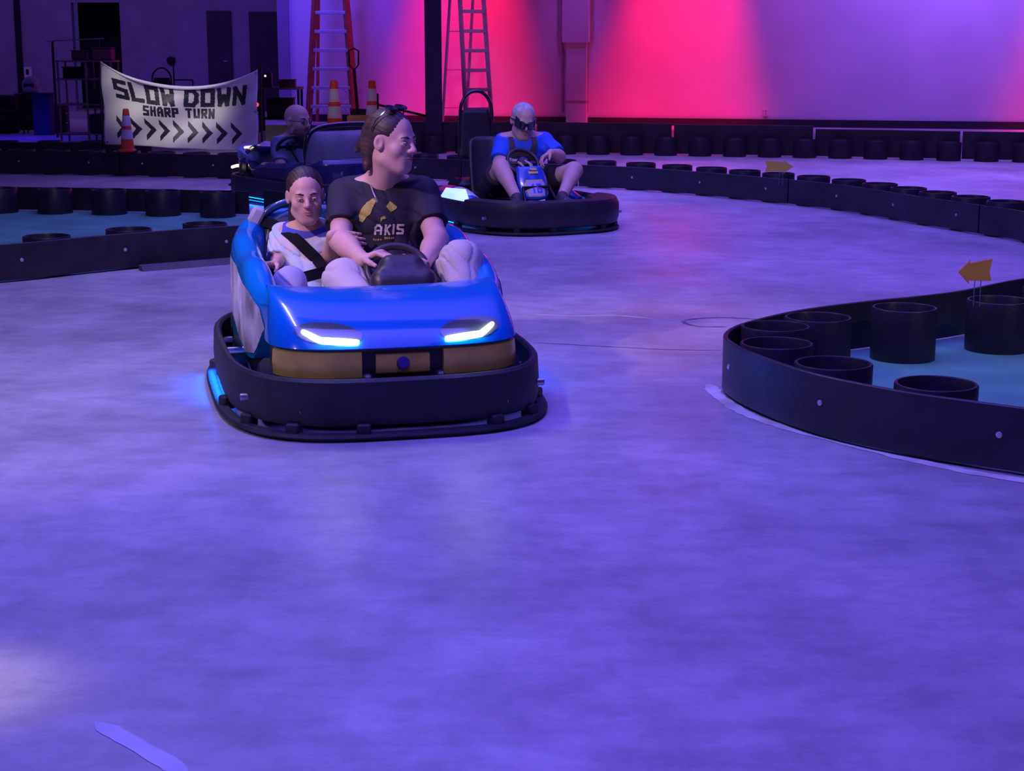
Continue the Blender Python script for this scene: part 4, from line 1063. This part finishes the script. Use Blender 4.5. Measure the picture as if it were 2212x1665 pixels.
def creases(amp, f=1.0, seed=0.0):
    def g(X, Y, Z):
        w_ = 1.3 * np.sin(X * 19 * f + Z * 13 * f + seed) + 1.1 * np.sin(Y * 17 * f - Z * 21 * f + 2 * seed)
        a = (1 - np.abs(np.sin(X * 20 * f + Z * 31 * f + w_ + seed))) ** 3; b = (1 - np.abs(np.sin(Y * 23 * f + X * 27 * f - Z * 12 * f + w_ * .8))) ** 3
        return amp * (a + .8 * b) - amp * .35
    return g
def folds(amp, f=1.0, seed=0.0):
    def g(X, Y, Z):
        w_ = .35 * np.sin(X * 31 * f + Z * 17 * f + seed) + .35 * np.sin(Y * 27 * f - Z * 23 * f + 2 * seed)
        return amp * (np.sin(X * 52 * f + Z * 44 * f + 3 * w_ + seed) * .6 + np.sin(Y * 61 * f - X * 38 * f + Z * 35 * f + 4 * w_) * .5 + np.sin(Z * 95 * f + X * 40 * f + 5 * w_) * .3)
    return g
def strands(amp, d=(1, 0, 0), f=1.0):
    def g(X, Y, Z):
        t = X * d[0] + Y * d[1] + Z * d[2]; return amp * (np.sin(t * 420 * f + 2 * np.sin(Z * 40 + X * 30)) + .6 * np.sin(t * 230 * f + 3 * np.sin(X * 35 + Y * 28)))
    return g
def box_of(pts, pad):
    P = np.array([list(p) for p in pts]); return P.min(0) - pad, P.max(0) + pad
class Person:
    def __init__(s, label, loc, skinm):
        s.root = tag(empty('person', loc), label, 'person'); s.o = Vector(loc); s.skin = skinm
    def add(s, S, name, m): return S.mesh(name, m, s.root, s.o)

def torso(S, pel, ch, nb, shl, shr, w, g=0.0, k=.05):
    """pelvis, chest, neck base, shoulders; w = half widths (hip, waist, chest), g = growth"""
    pel, ch, nb, shl, shr = [Vector(p) for p in (pel, ch, nb, shl, shr)]
    up = (ch - pel).normalized(); side = (shr - shl).normalized(); fw = up.cross(side).normalized(); side = fw.cross(up)
    R = np.array([[side.x, fw.x, up.x], [side.y, fw.y, up.y], [side.z, fw.z, up.z]])
    S.ell(pel, (w[0] + g, w[0] * .78 + g, .11 + g), R, k); mid = pel.lerp(ch, .5)
    S.ell(mid, (w[1] + g, w[1] * .80 + g, .16 + g), R, k); S.ell(ch, (w[2] + g, w[2] * .70 + g, .15 + g), R, k)
    S.cap(shl.lerp(nb, .12), shr.lerp(nb, .12), .052 * w[2] / .165 + g, None, k)
    for sh_ in (shl, shr): S.cap(sh_.lerp(nb, .1), nb + (nb - ch) * .12, .042 * w[2] / .165 + g, .045 * w[2] / .165 + g, k)
    return R

# --- the man driving the blue kart
def build_driver():
    R_ = W(840, 640, 6.86); P = Person('long-haired man in black T-shirt with yellow print, driving the blue go-kart', (R_.x, 6.86, 0), SK1)
    hc = W(847, 306, 6.70); f = (.86, -.52, -.10); R = basis(f, roll=.02); hs = 1.06
    nb = W(830, 392, 6.80); ch = W(828, 470, 6.80); pel = Vector((K2W(.20, .36, .25)))
    shl = W(742, 425, 6.80); shr = W(912, 420, 6.84)
    ell, elr = W(736, 520, 6.62), W(944, 520, 6.66)
    wl_, wr_ = W(786, 562, 6.36), W(914, 572, 6.36)
    hl, hr = K2W(.12, .34, .25), K2W(.30, .34, .25)
    kl, kr = W(744, 606, 6.36), W(996, 566, 6.36)
    al, ar = K2W(.10, -.50, .13), K2W(.33, -.42, .13)
    lo, hi = box_of([hc, pel, kl, kr, al, ar, ell, elr], .17)
    S = Field(lo, hi, .0042)
    torso(S, pel, ch, nb, shl, shr, (.150, .135, .165)); head_prims(S, hc, R, hs)
    hb = np.array(hc) + R @ np.array((0, -.035, -.06)); S.cap(nb - Vector((0, 0, .02)), hb, .066, .060, .03)
    S.cap(np.array(nb) + np.array((-.01, -.045, 0)), np.array(hc) + R @ np.array((0, .0, -.075)), .045, .045, .03)
    limb(S, shl, ell, wl_, .056, .043, .029, bulge=.046); limb(S, shr, elr, wr_, .058, .045, .029, bulge=.048)
    hand_prims(S, wl_, (.62, -.30, .30), (.35, -.2, -.9), -1, .95, 1.0)
    hand_prims(S, wr_, (-.62, -.30, .30), (-.35, -.2, -.9), 1, .95, 1.0)
    limb(S, hl, kl, al, .078, .058, .040); limb(S, hr, kr, ar, .078, .058, .040)
    P.add(S, 'body', SK1)
    face_parts(P.root, hc, R, hs, o0=P.o)
    # shirt
    lo, hi = box_of([nb, pel, shl, shr, ell, elr], .14); S = Field(lo, hi, .005)
    torso(S, pel, ch, nb, shl, shr, (.150, .140, .165), .012)
    for sh_, el in ((shl, ell), (shr, elr)): S.cap(sh_, sh_.lerp(el, .66), .072, .070, .03, cut=True)
    S.cap(nb - Vector((0, .0, .03)), nb + Vector((0, -.005, .012)), .080, .076, .02)
    S.disp(creases(.006, .9, 1.0)); S.plane(nb + Vector((0, 0, .018)), (0, -.30, .95)); S.plane(pel + Vector((0, 0, .0)), (0, 0, -1))
    shirt = P.add(S, 'black_shirt', mat('black_shirt', (.016, .014, .03), .8, var=.2, bump=.1)); sb = bvh_of(shirt)
    def on(px_, py_, off=.003):
        p = W(px_, py_, 6.6); d = ray(px_, py_).normalized(); h = sb.ray_cast(Vector((0, 0, CH)) - P.o, d)
        return None if h[0] is None else h[0] - d * off
    YE = mat('print_yellow', (.44, .36, .06), .6, var=.15); PW = mat('print_white', (.62, .58, .45), .6)
    P0 = (765, 525)
    mpx = lambda a_, b_: on(P0[0] + a_ * 520, P0[1] - b_ * 520)
    def px(poly): return [((x - P0[0]) / 520, (P0[1] - y) / 520) for x, y in poly]
    raster('yellow_print', poly_inside([px([(806, 428), (812, 434), (806, 446), (800, 462), (792, 468), (784, 480), (777, 478), (775, 464), (781, 450), (792, 437)]), px([(842, 434), (858, 446), (855, 452), (845, 458), (834, 446)]), px([(822, 470), (830, 466), (834, 472), (826, 474), (822, 480)])]), .21, .2, .0022, mpx, YE, shirt)
    it = []
    for ch_, x0, y0, w_, h_ in (('A', 808, 507, 17, 22), ('K', 830, 508, 13, 23), ('I', 845, 506, 9, 22), ('S', 856, 506, 16, 22)):
        it.append((ch_, (x0 - P0[0]) / 520, (P0[1] - y0) / 520, w_ / 520, h_ / 520, .0085, .06))
    small = [('F', (832 + i * 8 - P0[0]) / 520, (P0[1] - 518) / 520, 6 / 520, 7 / 520, .0035, 0) for i in range(0)]
    raster('lettering', text_inside(it), .24, .2, .0018, mpx, PW, shirt)
    raster('print_line', poly_inside([px([(830 + i * 4.4, 512), (833 + i * 4.4, 511), (833.2 + i * 4.4, 516), (830.2 + i * 4.4, 517)]) for i in range(5)] + [px([(806 + i * 5, 516 + (i % 2)), (809 + i * 5, 515), (809 + i * 5, 519), (806 + i * 5, 520)]) for i in range(4)]), .24, .2, .0018, mpx, YE, shirt)
    # necklace
    pts = [on(797, 386, .006), on(801, 400, .006), on(806, 415, .006), on(811, 426, .006)]
    pts = [p for p in pts if p is not None]
    nk = MB().tube([W(797, 372, 6.70) - P.o] + pts, .0035, 6); 
    if len(pts) > 1: nk.tube([pts[-1], pts[-1] + Vector((.008, 0, -.02))], .007, 8)
    nk.build('necklace', mat('gold_chain', (.6, .5, .35), .3, .6), P.root)
    # trousers
    lo, hi = box_of([pel, hl, hr, kl, kr, al, ar], .16); S = Field(lo, hi, .005)
    S.ell(pel, (.175, .155, .125), None, .05)
    for h_, k_, a_ in ((hl, kl, al), (hr, kr, ar)):
        S.cap(h_, k_, .105, .080, .03); S.cap(k_, a_, .083, .070, .03)
    S.disp(creases(.0065, 1.15, 4.0))
    P.add(S, 'trousers', mat('light_grey_trousers', (.50, .45, .47), .85, var=.08, scale=14, bump=.15))
    for a_ in (al, ar):
        S = Field(np.array(a_) - .24, np.array(a_) + .2, .007); q = K2W(0, -.17, 0) - KC
        S.cap(a_ + Vector((0, 0, -.035)), a_ + q + Vector((0, 0, -.03)), .042, .036, .03); S.cap(a_, a_ + Vector((0, 0, -.03)), .042, .045, .02)
        P.add(S, 'shoe', mat('white_shoe', (.6, .58, .6), .6))
    # hair: swept back, ponytail behind the ear
    lo, hi = box_of([hc], .24); S = Field(lo, hi, .0038); c = np.array(hc); Q = lambda x, y, z: c + R @ (np.array((x, y, z)) * hs)
    S.ell(Q(0, -.024, .044), (.082 * hs, .096 * hs, .083 * hs), R, .02)
    S.ell(Q(0, -.075, -.01), (.066 * hs, .052 * hs, .085 * hs), R, .03)
    S.cap(Q(.03, -.080, -.02), Q(.055, -.075, -.105), .034, .016, .03); S.cap(Q(.0, -.10, .02), Q(.02, -.150, -.05), .034, .014, .03)
    # clear the face and the side in front of the ear
    S.ell(Q(0, .075, -.02), (.088 * hs, .072 * hs, .088 * hs), R, .012, 's')
    for sx in (-1, 1): S.ell(Q(sx * .086, .008, -.015), (.028 * hs, .036 * hs, .052 * hs), R, .01, 's')
    S.disp(strands(.0006, (.5, .5, .7)))
    P.add(S, 'hair', mat('brown_hair', (.055, .032, .028), .5, var=.5, scale=30, bump=.15))
    # sunglasses pushed up on the crown
    sg = empty('sunglasses', (0, 0, 0)); sg.parent = P.root; V_ = lambda x, y, z: Vector(Q(x, y, z)) - P.o
    for sx in (-1, 1):
        pts = [V_(sx * (.032 + .028 * math.cos(t)), .010 - .020 * math.sin(t), .1325 + .006 * math.sin(t)) for t in np.linspace(0, 2 * PI, 18, endpoint=False)]
        MB().tube(pts, .0035, 6, closed=True).build('frame', BLACKG, sg)
        mobj('lens', [p for p in pts], [tuple(range(18))], mat('mirror_lens', (.08, .12, .45), .06, .9), sg)
        MB().tube([V_(sx * .060, .010, .128), V_(sx * .086, -.02, .085), V_(sx * .088, -.04, .04)], .003, 6).build('temple', BLACKG, sg)
    return P
build_driver()

# --- the child beside him
def build_child():
    R_ = W(665, 640, 6.82); P = Person('child with tied-back dark hair and pale tie-dye shirt, passenger of the blue go-kart', (R_.x, 6.82, 0), SK2)
    hc = W(660, 424, 6.76); f = (.20, -.96, -.12); R = basis(f, roll=.05); hs = .94
    nb = W(667, 494, 6.83); ch = W(660, 540, 6.82); pel = K2W(-.20, .36, .23)
    shl = W(612, 512, 6.84); shr = W(722, 506, 6.86)
    ell = W(602, 562, 6.76); wl_ = W(596, 571, 6.56); elr = W(714, 548, 6.72); wr_ = W(716, 508, 6.60)
    hl, hr = K2W(-.27, .32, .22), K2W(-.13, .32, .22); kl, kr = W(626, 612, 6.40), K2W(-.10, .02, .40)
    al, ar = K2W(-.26, -.20, .12), K2W(-.10, -.22, .12)
    lo, hi = box_of([hc, pel, kl, kr, al, ar, ell, elr, wr_, wl_], .15); S = Field(lo, hi, .0040)
    torso(S, pel, ch, nb, shl, shr, (.115, .098, .112), k=.04); head_prims(S, hc, R, hs)
    hb = np.array(hc) + R @ np.array((0, -.025, -.05)); S.cap(nb - Vector((0, 0, .02)), hb, .040, .041, .025)
    limb(S, shl, ell, wl_, .038, .029, .021); limb(S, shr, elr, wr_, .038, .029, .021)
    hand_prims(S, wl_, (-.55, -.75, .1), (.1, -.2, -1), 1, .25, .78)
    hand_prims(S, wr_, (.92, -.02, -.18), (.10, .95, -.1), -1, .28, .80)
    limb(S, hl, kl, al, .058, .045, .032); limb(S, hr, kr, ar, .058, .045, .032)
    P.add(S, 'body', SK2); face_parts(P.root, hc, R, hs, lid=SK2, o0=P.o)
    lo, hi = box_of([nb, pel, shl, shr, ell, elr], .12); S = Field(lo, hi, .0045)
    torso(S, pel, ch, nb, shl, shr, (.122, .108, .116), .012, k=.04)
    S.cap(shl, shl.lerp(ell, .92), .054, .056, .03, cut=True); S.cap(shr, shr.lerp(elr, .7), .054, .052, .03, cut=True)
    S.disp(creases(.008, 1.2, 2.0)); nv = nb + Vector((.01, -.06, .0))
    S.cap(nv + Vector((0, -.06, .04)), nv + Vector((.01, -.05, -.045)), .050, .012, .01, 's'); S.plane(nb + Vector((0, 0, .010)), (0, -.5, .86))
    TD = bpy.data.materials.new('tie_dye'); MATS['tie_dye'] = TD; TD.use_nodes = True; nt = TD.node_tree
    tc = nt.nodes.new('ShaderNodeTexCoord'); nz = nt.nodes.new('ShaderNodeTexNoise'); nz.inputs['Scale'].default_value = 9; nz.inputs['Distortion'].default_value = 1.2; cr = nt.nodes.new('ShaderNodeValToRGB')
    els = cr.color_ramp.elements; els[0].position = .3; els[0].color = (.58, .60, .64, 1); els[1].position = .75; els[1].color = (.66, .60, .60, 1)
    e_ = els.new(.5); e_.color = (.46, .58, .60, 1); e_ = els.new(.6); e_.color = (.62, .56, .50, 1)
    nt.links.new(tc.outputs['Object'], nz.inputs['Vector']); nt.links.new(nz.outputs['Fac'], cr.inputs['Fac']); nt.links.new(cr.outputs['Color'], nt.nodes['Principled BSDF'].inputs['Base Color']); nt.nodes['Principled BSDF'].inputs['Roughness'].default_value = .85
    shirt = P.add(S, 'tie_dye_shirt', TD); sb = bvh_of(shirt)
    # blue undershirt at the neck
    S = Field(*box_of([nb], .11), .004); torso(S, pel, ch, nb, shl, shr, (.115, .100, .112), .006, k=.04)
    S.plane(nb + Vector((0, 0, .022)), (0, -.4, .9)); S.plane(nb + Vector((0, 0, -.06)), (0, 0, -1)); P.add(S, 'blue_undershirt', mat('blue_cloth', (.06, .07, .5), .8))
    lo, hi = box_of([pel, kl, kr, al, ar], .13); S = Field(lo, hi, .005); S.ell(pel, (.13, .12, .10), None, .04)
    for h_, k_, a_ in ((hl, kl, al), (hr, kr, ar)): S.cap(h_, k_, .078, .062, .03); S.cap(k_, a_, .062, .050, .03)
    S.disp(creases(.005, 1.1, 1.0)); P.add(S, 'trousers', mat('pale_blue_trousers', (.34, .34, .52), .85, var=.08))
    for a_ in (al, ar):
        S = Field(np.array(a_) - .19, np.array(a_) + .17, .007); q = K2W(0, -.12, 0) - KC
        S.cap(a_ + Vector((0, 0, -.02)), a_ + q + Vector((0, 0, -.02)), .034, .030, .02); P.add(S, 'shoe', mat('white_shoe', (.6, .58, .6), .6))
    lo, hi = box_of([hc], .18); S = Field(lo, hi, .0036); c = np.array(hc); Q = lambda x, y, z: c + R @ (np.array((x, y, z)) * hs)
    S.ell(Q(0, -.026, .046), (.081 * hs, .094 * hs, .085 * hs), R, .02); S.ell(Q(0, -.06, -.01), (.070 * hs, .05 * hs, .08 * hs), R, .03)
    S.cap(Q(.03, -.09, .0), Q(.05, -.10, -.12), .035, .026, .03)
    S.ell(Q(0, .080, -.026), (.080 * hs, .078 * hs, .085 * hs), R, .012, 's')
    for sx in (-1, 1): S.ell(Q(sx * .088, .01, -.02), (.026 * hs, .034 * hs, .048 * hs), R, .01, 's')
    S.disp(strands(.0005, (.8, .2, .4))); P.add(S, 'hair', HAIR)
    p = Vector(Q(-.083, .004, -.034)) - P.o; MB().lathe(p, [(0, -.006), (.006, -.003), (.006, .003), (0, .006)], 10, 'Y').build('earring', mat('pearl', (.8, .78, .75), .2), P.root)
    # belts lie over the child's shirt: parts of the kart
    def on(px_, py_, off=.005):
        d = ray(px_, py_).normalized(); h = sb.ray_cast(Vector((0, 0, CH)) - P.o, d)
        if h[0] is None: return None
        wp = h[0] + P.o - d * off; n = h[1] if h[1].dot(d) < 0 else -h[1]
        n = (n - d * .8).normalized(); k = W2K(wp); kn = KR.inverted() @ n; return (*k, *kn)
    pts = []
    for x, y in ((618, 500), (630, 510), (645, 522), (660, 537), (675, 551), (688, 565)):
        q = on(x, y)
        if q is None: q = (*W2K(W(x, y, 6.735)), -.1, -1, .4)
        pts.append(q)
    st = [(*W2K(W(566, 476, 6.90)), -.1, -1, .5), (*W2K(W(592, 486, 6.88)), -.1, -1, .6)]
    e1 = W2K(W(706, 590, 6.62)); end = [(*e1, 0, -1, .3)]
    belt(hero, st + pts + end, .048, WEB, 'shoulder_belt')
    l1_, l2_, l3_ = W2K(W(640, 604, 6.56)), W2K(W(668, 596, 6.53)), W2K(W(706, 586, 6.60))
    belt(hero, [(*W2K(W(622, 612, 6.75)), 0, -1, .3), (*l1_, 0, -1, .3), (*l2_, 0, -1, .3), (*l3_, 0, -1, .3)], .045, WEB, 'lap_belt')
build_child()

# --- man in the single-seat kart
def build_second():
    L = lambda x, y, z: K2C + R2 @ Vector((x, y, z)); R_ = L(0, .34, 0)
    P = Person('man in blue T-shirt and dark sunglasses driving the single-seat go-kart', tuple(R_), SK3)
    hc = W(1130, 262, 12.58); f = (.22, -.93, -.28); R = basis(f, roll=-.08); hs = 1.12
    pel = L(0, .32, .20); ch = W(1133, 325, 12.66); nb = W(1130, 294, 12.66)
    shl, shr = W(1088, 305, 12.66), W(1176, 306, 12.70); ell, elr = W(1078, 352, 12.52), W(1208, 338, 12.58); wl_, wr_ = W(1115, 352, 12.36), W(1190, 322 + 8, 12.40)
    hl, hr = L(-.10, .28, .20), L(.10, .28, .20); kl, kr = W(1082, 362, 12.25), W(1240, 368, 12.40); al, ar = W(1116, 428, 11.95), W(1215, 425, 12.05)
    lo, hi = box_of([hc, pel, kl, kr, al, ar, ell, elr], .17); S = Field(lo, hi, .0062)
    torso(S, pel, ch, nb, shl, shr, (.15, .145, .165)); head_prims(S, hc, R, hs)
    S.cap(nb - Vector((0, 0, .02)), np.array(hc) + R @ np.array((0, -.03, -.05)), .062, .058, .03)
    limb(S, shl, ell, wl_, .056, .043, .030, bulge=.045); limb(S, shr, elr, wr_, .056, .043, .030, bulge=.045)
    hand_prims(S, wl_, (.8, -.3, .1), (0, -.3, -1), -1, .8); hand_prims(S, wr_, (-.6, -.4, -.3), (0, -.4, -.9), 1, .8)
    limb(S, hl, kl, al, .082, .062, .040, bulge=.055); limb(S, hr, kr, ar, .082, .062, .040, bulge=.055)
    P.add(S, 'body', SK3); face_parts(P.root, hc, R, hs, eyes=False, o0=P.o, brow=HAIRG)
    lo, hi = box_of([nb, pel, shl, shr, ell, elr], .14); S = Field(lo, hi, .007); torso(S, pel, ch, nb, shl, shr, (.155, .152, .165), .012)
    for sh_, el in ((shl, ell), (shr, elr)): S.cap(sh_, sh_.lerp(el, .82), .072, .074, .03, cut=True)
    S.cap(nb - Vector((0, 0, .03)), nb + Vector((0, 0, .01)), .076, .072, .02); S.disp(folds(.004, .7)); S.plane(nb + Vector((0, 0, .016)), (0, -.3, .95))
    shirt = P.add(S, 'blue_shirt', mat('blue_shirt', (.02, .10, .80), .8, var=.1)); sb = bvh_of(shirt)
    lo, hi = box_of([pel, kl, kr], .15); S = Field(lo, hi, .007); S.ell(pel, (.17, .15, .12), None, .05)
    for h_, k_ in ((hl, kl), (hr, kr)): S.cap(h_, h_.lerp(k_, .78), .10, .095, .03, cut=True)
    S.disp(folds(.004, .7)); P.add(S, 'shorts', mat('dark_shorts', (.03, .02, .03), .85))
    for a_, q in ((al, (-.01, -.17, -.02)), (ar, (.04, -.16, -.02))):
        S = Field(np.array(a_) - .24, np.array(a_) + .22, .009); q = Vector(q)
        S.cap(a_ + Vector((0, 0, -.03)), a_ + q + Vector((0, 0, -.01)), .042, .038, .03); S.cap(a_, a_ + Vector((0, 0, -.03)), .045, .047, .02); P.add(S, 'shoe', mat('dark_shoe', (.05, .04, .05), .6))
    lo, hi = box_of([hc], .17); S = Field(lo, hi, .0058); c = np.array(hc); Q = lambda x, y, z: c + R @ (np.array((x, y, z)) * hs)
    S.ell(Q(0, -.022, .044), (.080 * hs, .092 * hs, .080 * hs), R, .02); S.ell(Q(0, .085, -.012), (.085 * hs, .072 * hs, .075 * hs), R, .012, 's')
    for sx in (-1, 1): S.ell(Q(sx * .088, .01, -.02), (.026 * hs, .034 * hs, .045 * hs), R, .01, 's')
    P.add(S, 'grey_hair', HAIRG)
    V_ = lambda x, y, z: Vector(Q(x, y, z)) - P.o
    # wrap-around dark sunglasses with peaked corners
    def lens(u, v):
        t = (u - .5) * 2; top = .020 + .036 * abs(t) ** 1.6; bot = -.026 + .014 * (abs(t) - .45) ** 2 * 3 + (.018 if abs(t) < .12 else 0)
        return V_(.070 * t, .107 - .050 * abs(t) ** 2.2, bot + (top - bot) * v)
    o = MB().grid(lens, 26, 8).build('sunglasses', BLACKG, P.root); o.modifiers.new('thickness', 'SOLIDIFY').thickness = .006
    for sx in (-1, 1): MB().tube([V_(sx * .070, .056, .022), V_(sx * .088, .0, .018)], .005, 6).build('temple', BLACKG, o)
    def on(px_, py_):
        d = ray(px_, py_).normalized(); h = sb.ray_cast(Vector((0, 0, CH)) - P.o, d)
        if h[0] is None: return None
        wp = h[0] + P.o - d * .010; n = h[1] if h[1].dot(d) < 0 else -h[1]; n = (n - d * .8).normalized()
        return (*(R2.inverted() @ (wp - K2C)), *(R2.inverted() @ n))
    for pix in (((1104, 296), (1106, 312), (1108, 330), (1112, 350)), ((1152, 297), (1155, 312), (1150, 330), (1145, 345)), ((1106, 330), (1128, 332), (1150, 330))):
        pts = [q for q in (on(*p) for p in pix) if q]
        if len(pts) > 1: belt(k2, pts, .045, mat('harness', (.05, .03, .05), .7), 'harness_strap')
build_second()

# --- bearded man in the dark kart
def build_third():
    K3C = Vector(K3.location); R3 = Matrix.Rotation(K3.rotation_euler.z, 3, 'Z'); L = lambda x, y, z: K3C + R3 @ Vector((x, y, z)); R_ = W(632, 400, 14.36)
    P = Person('bald bearded man with glasses in grey shirt, riding the dark go-kart', (R_.x, 14.36, 0), SK3)
    hc = W(643, 263, 14.31); f = (.80, -.58, -.05); R = basis(f); hs = 1.26
    nb = W(630, 298, 14.36); ch = W(625, 330, 14.37); pel = Vector((nb.x + .04, 14.40, .24))
    shl, shr = W(604, 310, 14.30), W(652, 312, 14.52); ell, elr = W(605, 352, 14.17), W(668, 345, 14.46); wl_, wr_ = W(590, 356, 14.30), W(640, 360, 14.50)
    hl, hr = pel + Vector((0, -.09, 0)), pel + Vector((0, .09, 0)); kl, kr = pel + Vector((-.30, .22, .17)), pel + Vector((-.16, .32, .17)); al, ar = pel + Vector((-.48, .48, -.11)), pel + Vector((-.34, .58, -.11))
    lo, hi = box_of([hc, pel, kl, kr, al, ar, ell, elr, wl_], .17); S = Field(lo, hi, .0075)
    torso(S, pel, ch, nb, shl, shr, (.14, .15, .165)); head_prims(S, hc, R, hs); S.cap(nb - Vector((0, 0, .02)), np.array(hc) + R @ np.array((0, -.03, -.05)), .06, .056, .03)
    limb(S, shl, ell, wl_, .055, .043, .030); limb(S, shr, elr, wr_, .055, .043, .030)
    hand_prims(S, wl_, (-.9, -.1, .1), (0, 0, -1), 1, .8); hand_prims(S, wr_, (-.9, .1, .1), (0, 0, -1), -1, .8)
    limb(S, hl, kl, al, .08, .06, .04); limb(S, hr, kr, ar, .08, .06, .04); P.add(S, 'body', SK3); face_parts(P.root, hc, R, hs, o0=P.o)
    lo, hi = box_of([nb, pel, shl, shr, ell, elr], .14); S = Field(lo, hi, .008); torso(S, pel, ch, nb, shl, shr, (.15, .16, .17), .014)
    for sh_, el in ((shl, ell), (shr, elr)): S.cap(sh_, sh_.lerp(el, .95), .070, .066, .03, cut=True)
    S.disp(folds(.004, .7)); S.plane(nb + Vector((0, 0, .02)), (0, 0, 1)); P.add(S, 'grey_shirt', mat('grey_blue_shirt', (.16, .19, .33), .85))
    S = Field(*box_of([pel, kl, kr, al, ar], .14), .009); S.ell(pel, (.15, .15, .11), None, .05)
    for h_, k_, a_ in ((hl, kl, al), (hr, kr, ar)): S.cap(h_, k_, .09, .075, .03); S.cap(k_, a_, .075, .06, .03)
    P.add(S, 'trousers', mat('lilac_grey_trousers', (.35, .28, .42), .85))
    S = Field(*box_of([hc], .17), .0065); c = np.array(hc); Q = lambda x, y, z: c + R @ (np.array((x, y, z)) * hs)
    S.ell(Q(0, .030, -.070), (.068 * hs, .068 * hs, .058 * hs), R, .02); S.plane(Q(0, 0, -.028), (0, 0, 1))
    P.add(S, 'beard', mat('greying_beard', (.16, .09, .09), .8, var=.3, scale=40))
    V_ = lambda x, y, z: Vector(Q(x, y, z)) - P.o; g = MB()
    for sx in (-1, 1):
        g.tube([V_(sx * .032 + .024 * math.cos(t), .100, .004 + .018 * math.sin(t)) for t in np.linspace(0, 2 * PI, 14, endpoint=False)], .0028, 6, closed=True)
        g.tube([V_(sx * .056, .098, .010), V_(sx * .086, .0, .010)], .0028, 6)
    g.build('glasses', BLACKG, P.root)
build_third()
